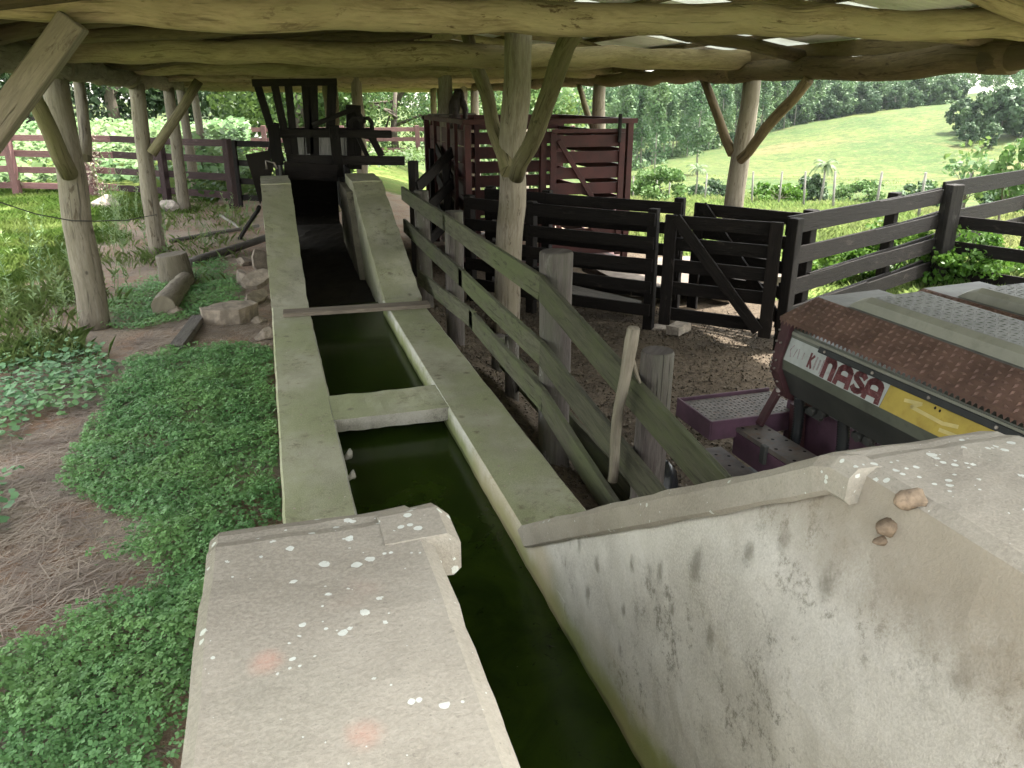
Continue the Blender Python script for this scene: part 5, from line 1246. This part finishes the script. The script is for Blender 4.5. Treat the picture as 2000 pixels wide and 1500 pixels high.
# forest
def euc_proto(seed, h, mat):
    th = thing('eucalyptus_tree', 'tall slim eucalyptus at the front of the plantation', 'tree', (0, 0, 0), 'tall eucalyptus along the plantation front')
    rng = np.random.default_rng(seed); V_, F_, nv = [], [], 0; P_ = []; N_ = []
    for k in range(46):
        q = rng.random()**.8; z = h*(.26+.74*q); r = h*.20*(1-q*.72)*rng.uniform(.3, 1.1); a = rng.uniform(0, 6.28); cl = np.array([r*math.cos(a), r*math.sin(a), z]); m_ = 46
        d = rng.normal(size=(m_, 3)); d /= np.linalg.norm(d, axis=1, keepdims=True); P_.append(cl+d*h*.065*rng.random((m_, 1))**.4*np.array([1, 1, 1.1])); N_.append(d)
    p = np.vstack(P_); v, f = quads(p, np.vstack(N_)+rng.normal(0, .6, p.shape), h*.019*rng.uniform(.6, 1.3, len(p)), .6, rng)
    npmesh('crown', v, f, mat, th)
    mb = MB().tube([V((0, 0, -.5)), V((.01*h, 0, h*.5)), V((0, 0, h*.93))], [h*.011, h*.008, h*.003], 6); o = obj('trunk', mb, 'euc', None, fix=False); o.parent = th
    return th
protos = [euc_proto(400+i, 16, 'euctree') for i in range(3)]
def hill_proto(seed, mat, lab):
    return tree('hill_tree', lab, 'tree', (0, 0, 0), 8, (3.3, 3.3, 3.3), 2100, .40, mat, 'euc', .16, 34, seed, 'broadleaf trees along the hill crest', cz=.46, limbs=4)
hps = [hill_proto(420, 'hilltree', 'round broadleaf tree on the hill crest'), hill_proto(421, 'hilltree', 'round broadleaf tree on the hill crest'), hill_proto(422, 'euctree', 'round broadleaf tree on the hill crest')]
random.seed(77); used = set(); tw = []
def place(protos_, i, loc, s_, label):
    p = protos_[i]
    if p.name not in used:
        used.add(p.name); p.location = loc; p.scale = (s_, s_, s_); p.rotation_euler = (0, 0, random.random()*6); p['label'] = label; return p
    return dup(p, loc, random.random()*6, s_, label)
# front row of the plantation, climbing beside the pasture
px = 1228
LAB = 'tall slim eucalyptus in the front rows of the plantation'
while px < 1600:
    q = (px-1228)/370; d = 158+95*q
    for row in range(2):
        place(protos, random.randrange(3), gp(px+random.uniform(-9, 9), d+row*9+random.uniform(-3, 3)), random.uniform(.82, 1.08), LAB)
    px += 17
place(protos, 1, gp(1287, 146), .98, 'lighter full eucalyptus standing out in front of the plantation, right of the crate')
place(protos, 2, gp(1372, 150), 1.05, 'tall light eucalyptus before the plantation, left of the right log post')
px = 1560
while px < 1870:
    q = (px-1560)/310; d = 236+38*q
    place(hps, random.randrange(3), gp(px+random.uniform(-5, 5), d+random.uniform(0, 26)), random.uniform(.7, 1.25), 'round broadleaf tree on the hill crest beyond the pasture'); px += 11
for i, (px, d, s_, lab) in enumerate(((1885, 205, .95, 'dark rounded tree at the left end of the clump on the hill'), (1925, 200, 1.15, 'large pale edged tree in the clump on the hill'), (1965, 198, 1.35, 'tallest tree in the clump on the hill'), (2010, 200, 1.4, 'clump tree cut by the right picture edge'), (1905, 190, .6, 'low dense tree at the front of the hill clump'), (1955, 188, .6, 'low dense tree front right of the hill clump'))):
    place(hps, i % 2, gp(px, d), s_, lab)
# wood behind, one mass
rng = np.random.default_rng(99); P_, N_, S_ = [], [], []
for k in range(420):
    px = rng.uniform(880, 2150); q = np.clip((px-1228)/370, 0, 1.6); d = 180+70*q+rng.uniform(0, 110)+ (22 if px > 1560 else 0); g = gp(px, d); h = rng.uniform(13, 18) if px < 1620 else rng.uniform(9, 13)
    for c_ in range(9):
        z = h*(.3+.7*rng.random()); a = rng.uniform(0, 6.28); r = h*.16*rng.random(); cl = np.array([g.x+r*math.cos(a), g.y+r*math.sin(a), g.z+z]); m_ = 26
        dd = rng.normal(size=(m_, 3)); dd /= np.linalg.norm(dd, axis=1, keepdims=True); P_.append(cl+dd*h*.12*rng.random((m_, 1))**.4); N_.append(dd); S_.append(np.full(m_, h*.035))
for k in range(330):
    px = rng.uniform(1180, 2100); q = np.clip((px-1228)/370, 0, 1.25); d = 160+95*q+rng.uniform(-4, 16); g = gp(px, d); h = rng.uniform(1.2, 4.0); m_ = 60
    if 1868 < px < 2100: continue
    dd = rng.normal(size=(m_, 3)); dd /= np.linalg.norm(dd, axis=1, keepdims=True); dd[:, 2] = abs(dd[:, 2]); P_.append(np.array([g.x, g.y, g.z-.2])+dd*np.array([2.2, 2.2, h])*rng.random((m_, 1))**.4); N_.append(dd); S_.append(np.full(m_, .42))
p = np.vstack(P_); v, f = quads(p, np.vstack(N_)+rng.normal(0, .6, p.shape), np.concatenate(S_)*rng.uniform(.6, 1.3, len(p)), .65, rng)
stuff(npmesh('far_wood', v, f, 'euctree'), 'dense far eucalyptus wood filling the valley and ridge')

# ------------------------------------------------------------------ air
hm = bpy.data.materials.new('haze_air'); hm.use_nodes = True; hn = hm.node_tree.nodes; hn.clear()
ho = hn.new('ShaderNodeOutputMaterial'); hv_ = hn.new('ShaderNodeVolumePrincipled'); hv_.inputs['Density'].default_value = .00007; hv_.inputs['Color'].default_value = (.80, .88, .95, 1); hv_.inputs['Anisotropy'].default_value = .2
hm.node_tree.links.new(hv_.outputs[0], ho.inputs['Volume'])
hb_ = MB(); hb_.box((-460, -460, -14), (460, 460, 34)); ho_ = obj('haze', hb_, [hm]); ho_['kind'] = 'stuff'; ho_['label'] = 'thin pale haze over the valley'

# ------------------------------------------------------------------ light
SUN_EL, SUN_AZ = math.radians(65), math.radians(84)      # azimuth from +Y toward +X
w = bpy.data.worlds.new('World'); sc.world = w; w.use_nodes = True
sky = w.node_tree.nodes.new('ShaderNodeTexSky'); sky.sky_type = 'NISHITA'; sky.sun_disc = False
sky.sun_elevation = SUN_EL; sky.sun_rotation = SUN_AZ; sky.dust_density = 2.0; sky.air_density = 1.0
bg = w.node_tree.nodes['Background']; bg.inputs[1].default_value = .15
# thin bright cloud: the clear-sky blue is mostly washed out to white
wn = w.node_tree.nodes; bwn = wn.new('ShaderNodeRGBToBW'); mx = wn.new('ShaderNodeMix'); mx.data_type = 'RGBA'; tc = wn.new('ShaderNodeTexCoord'); cn = wn.new('ShaderNodeTexNoise'); mr = wn.new('ShaderNodeMapRange')
cn.inputs['Scale'].default_value = 3.0; cn.inputs['Detail'].default_value = 6
w.node_tree.links.new(tc.outputs['Generated'], cn.inputs['Vector']); w.node_tree.links.new(cn.outputs['Fac'], mr.inputs[0])
mr.inputs[1].default_value = .35; mr.inputs[2].default_value = .6; mr.inputs[3].default_value = .55; mr.inputs[4].default_value = .95
tw_ = wn.new('ShaderNodeMix'); tw_.data_type = 'RGBA'; tw_.blend_type = 'MULTIPLY'; tw_.inputs[0].default_value = 1; tw_.inputs[7].default_value = (1.03, 1.0, .87, 1)
w.node_tree.links.new(sky.outputs[0], bwn.inputs[0]); w.node_tree.links.new(bwn.outputs[0], tw_.inputs[6])
w.node_tree.links.new(mr.outputs[0], mx.inputs[0]); w.node_tree.links.new(sky.outputs[0], mx.inputs[6]); w.node_tree.links.new(tw_.outputs[2], mx.inputs[7]); w.node_tree.links.new(mx.outputs[2], bg.inputs[0])
sl = bpy.data.lights.new('sun', 'SUN'); sl.energy = 2.0; sl.angle = math.radians(1.2); sl.color = (1, .95, .87)
so = bpy.data.objects.new('sun', sl); COL.objects.link(so)
sv = V((math.sin(SUN_AZ)*math.cos(SUN_EL), math.cos(SUN_AZ)*math.cos(SUN_EL), math.sin(SUN_EL)))
so.rotation_euler = sv.to_track_quat('Z', 'Y').to_euler(); so.location = sv*60
vs_ = sc.view_settings; vs_.view_transform = 'Standard'; vs_.look = 'None'; vs_.gamma = 1; vs_.exposure = 3.28
sc.cycles.max_bounces = 10; sc.cycles.diffuse_bounces = 6
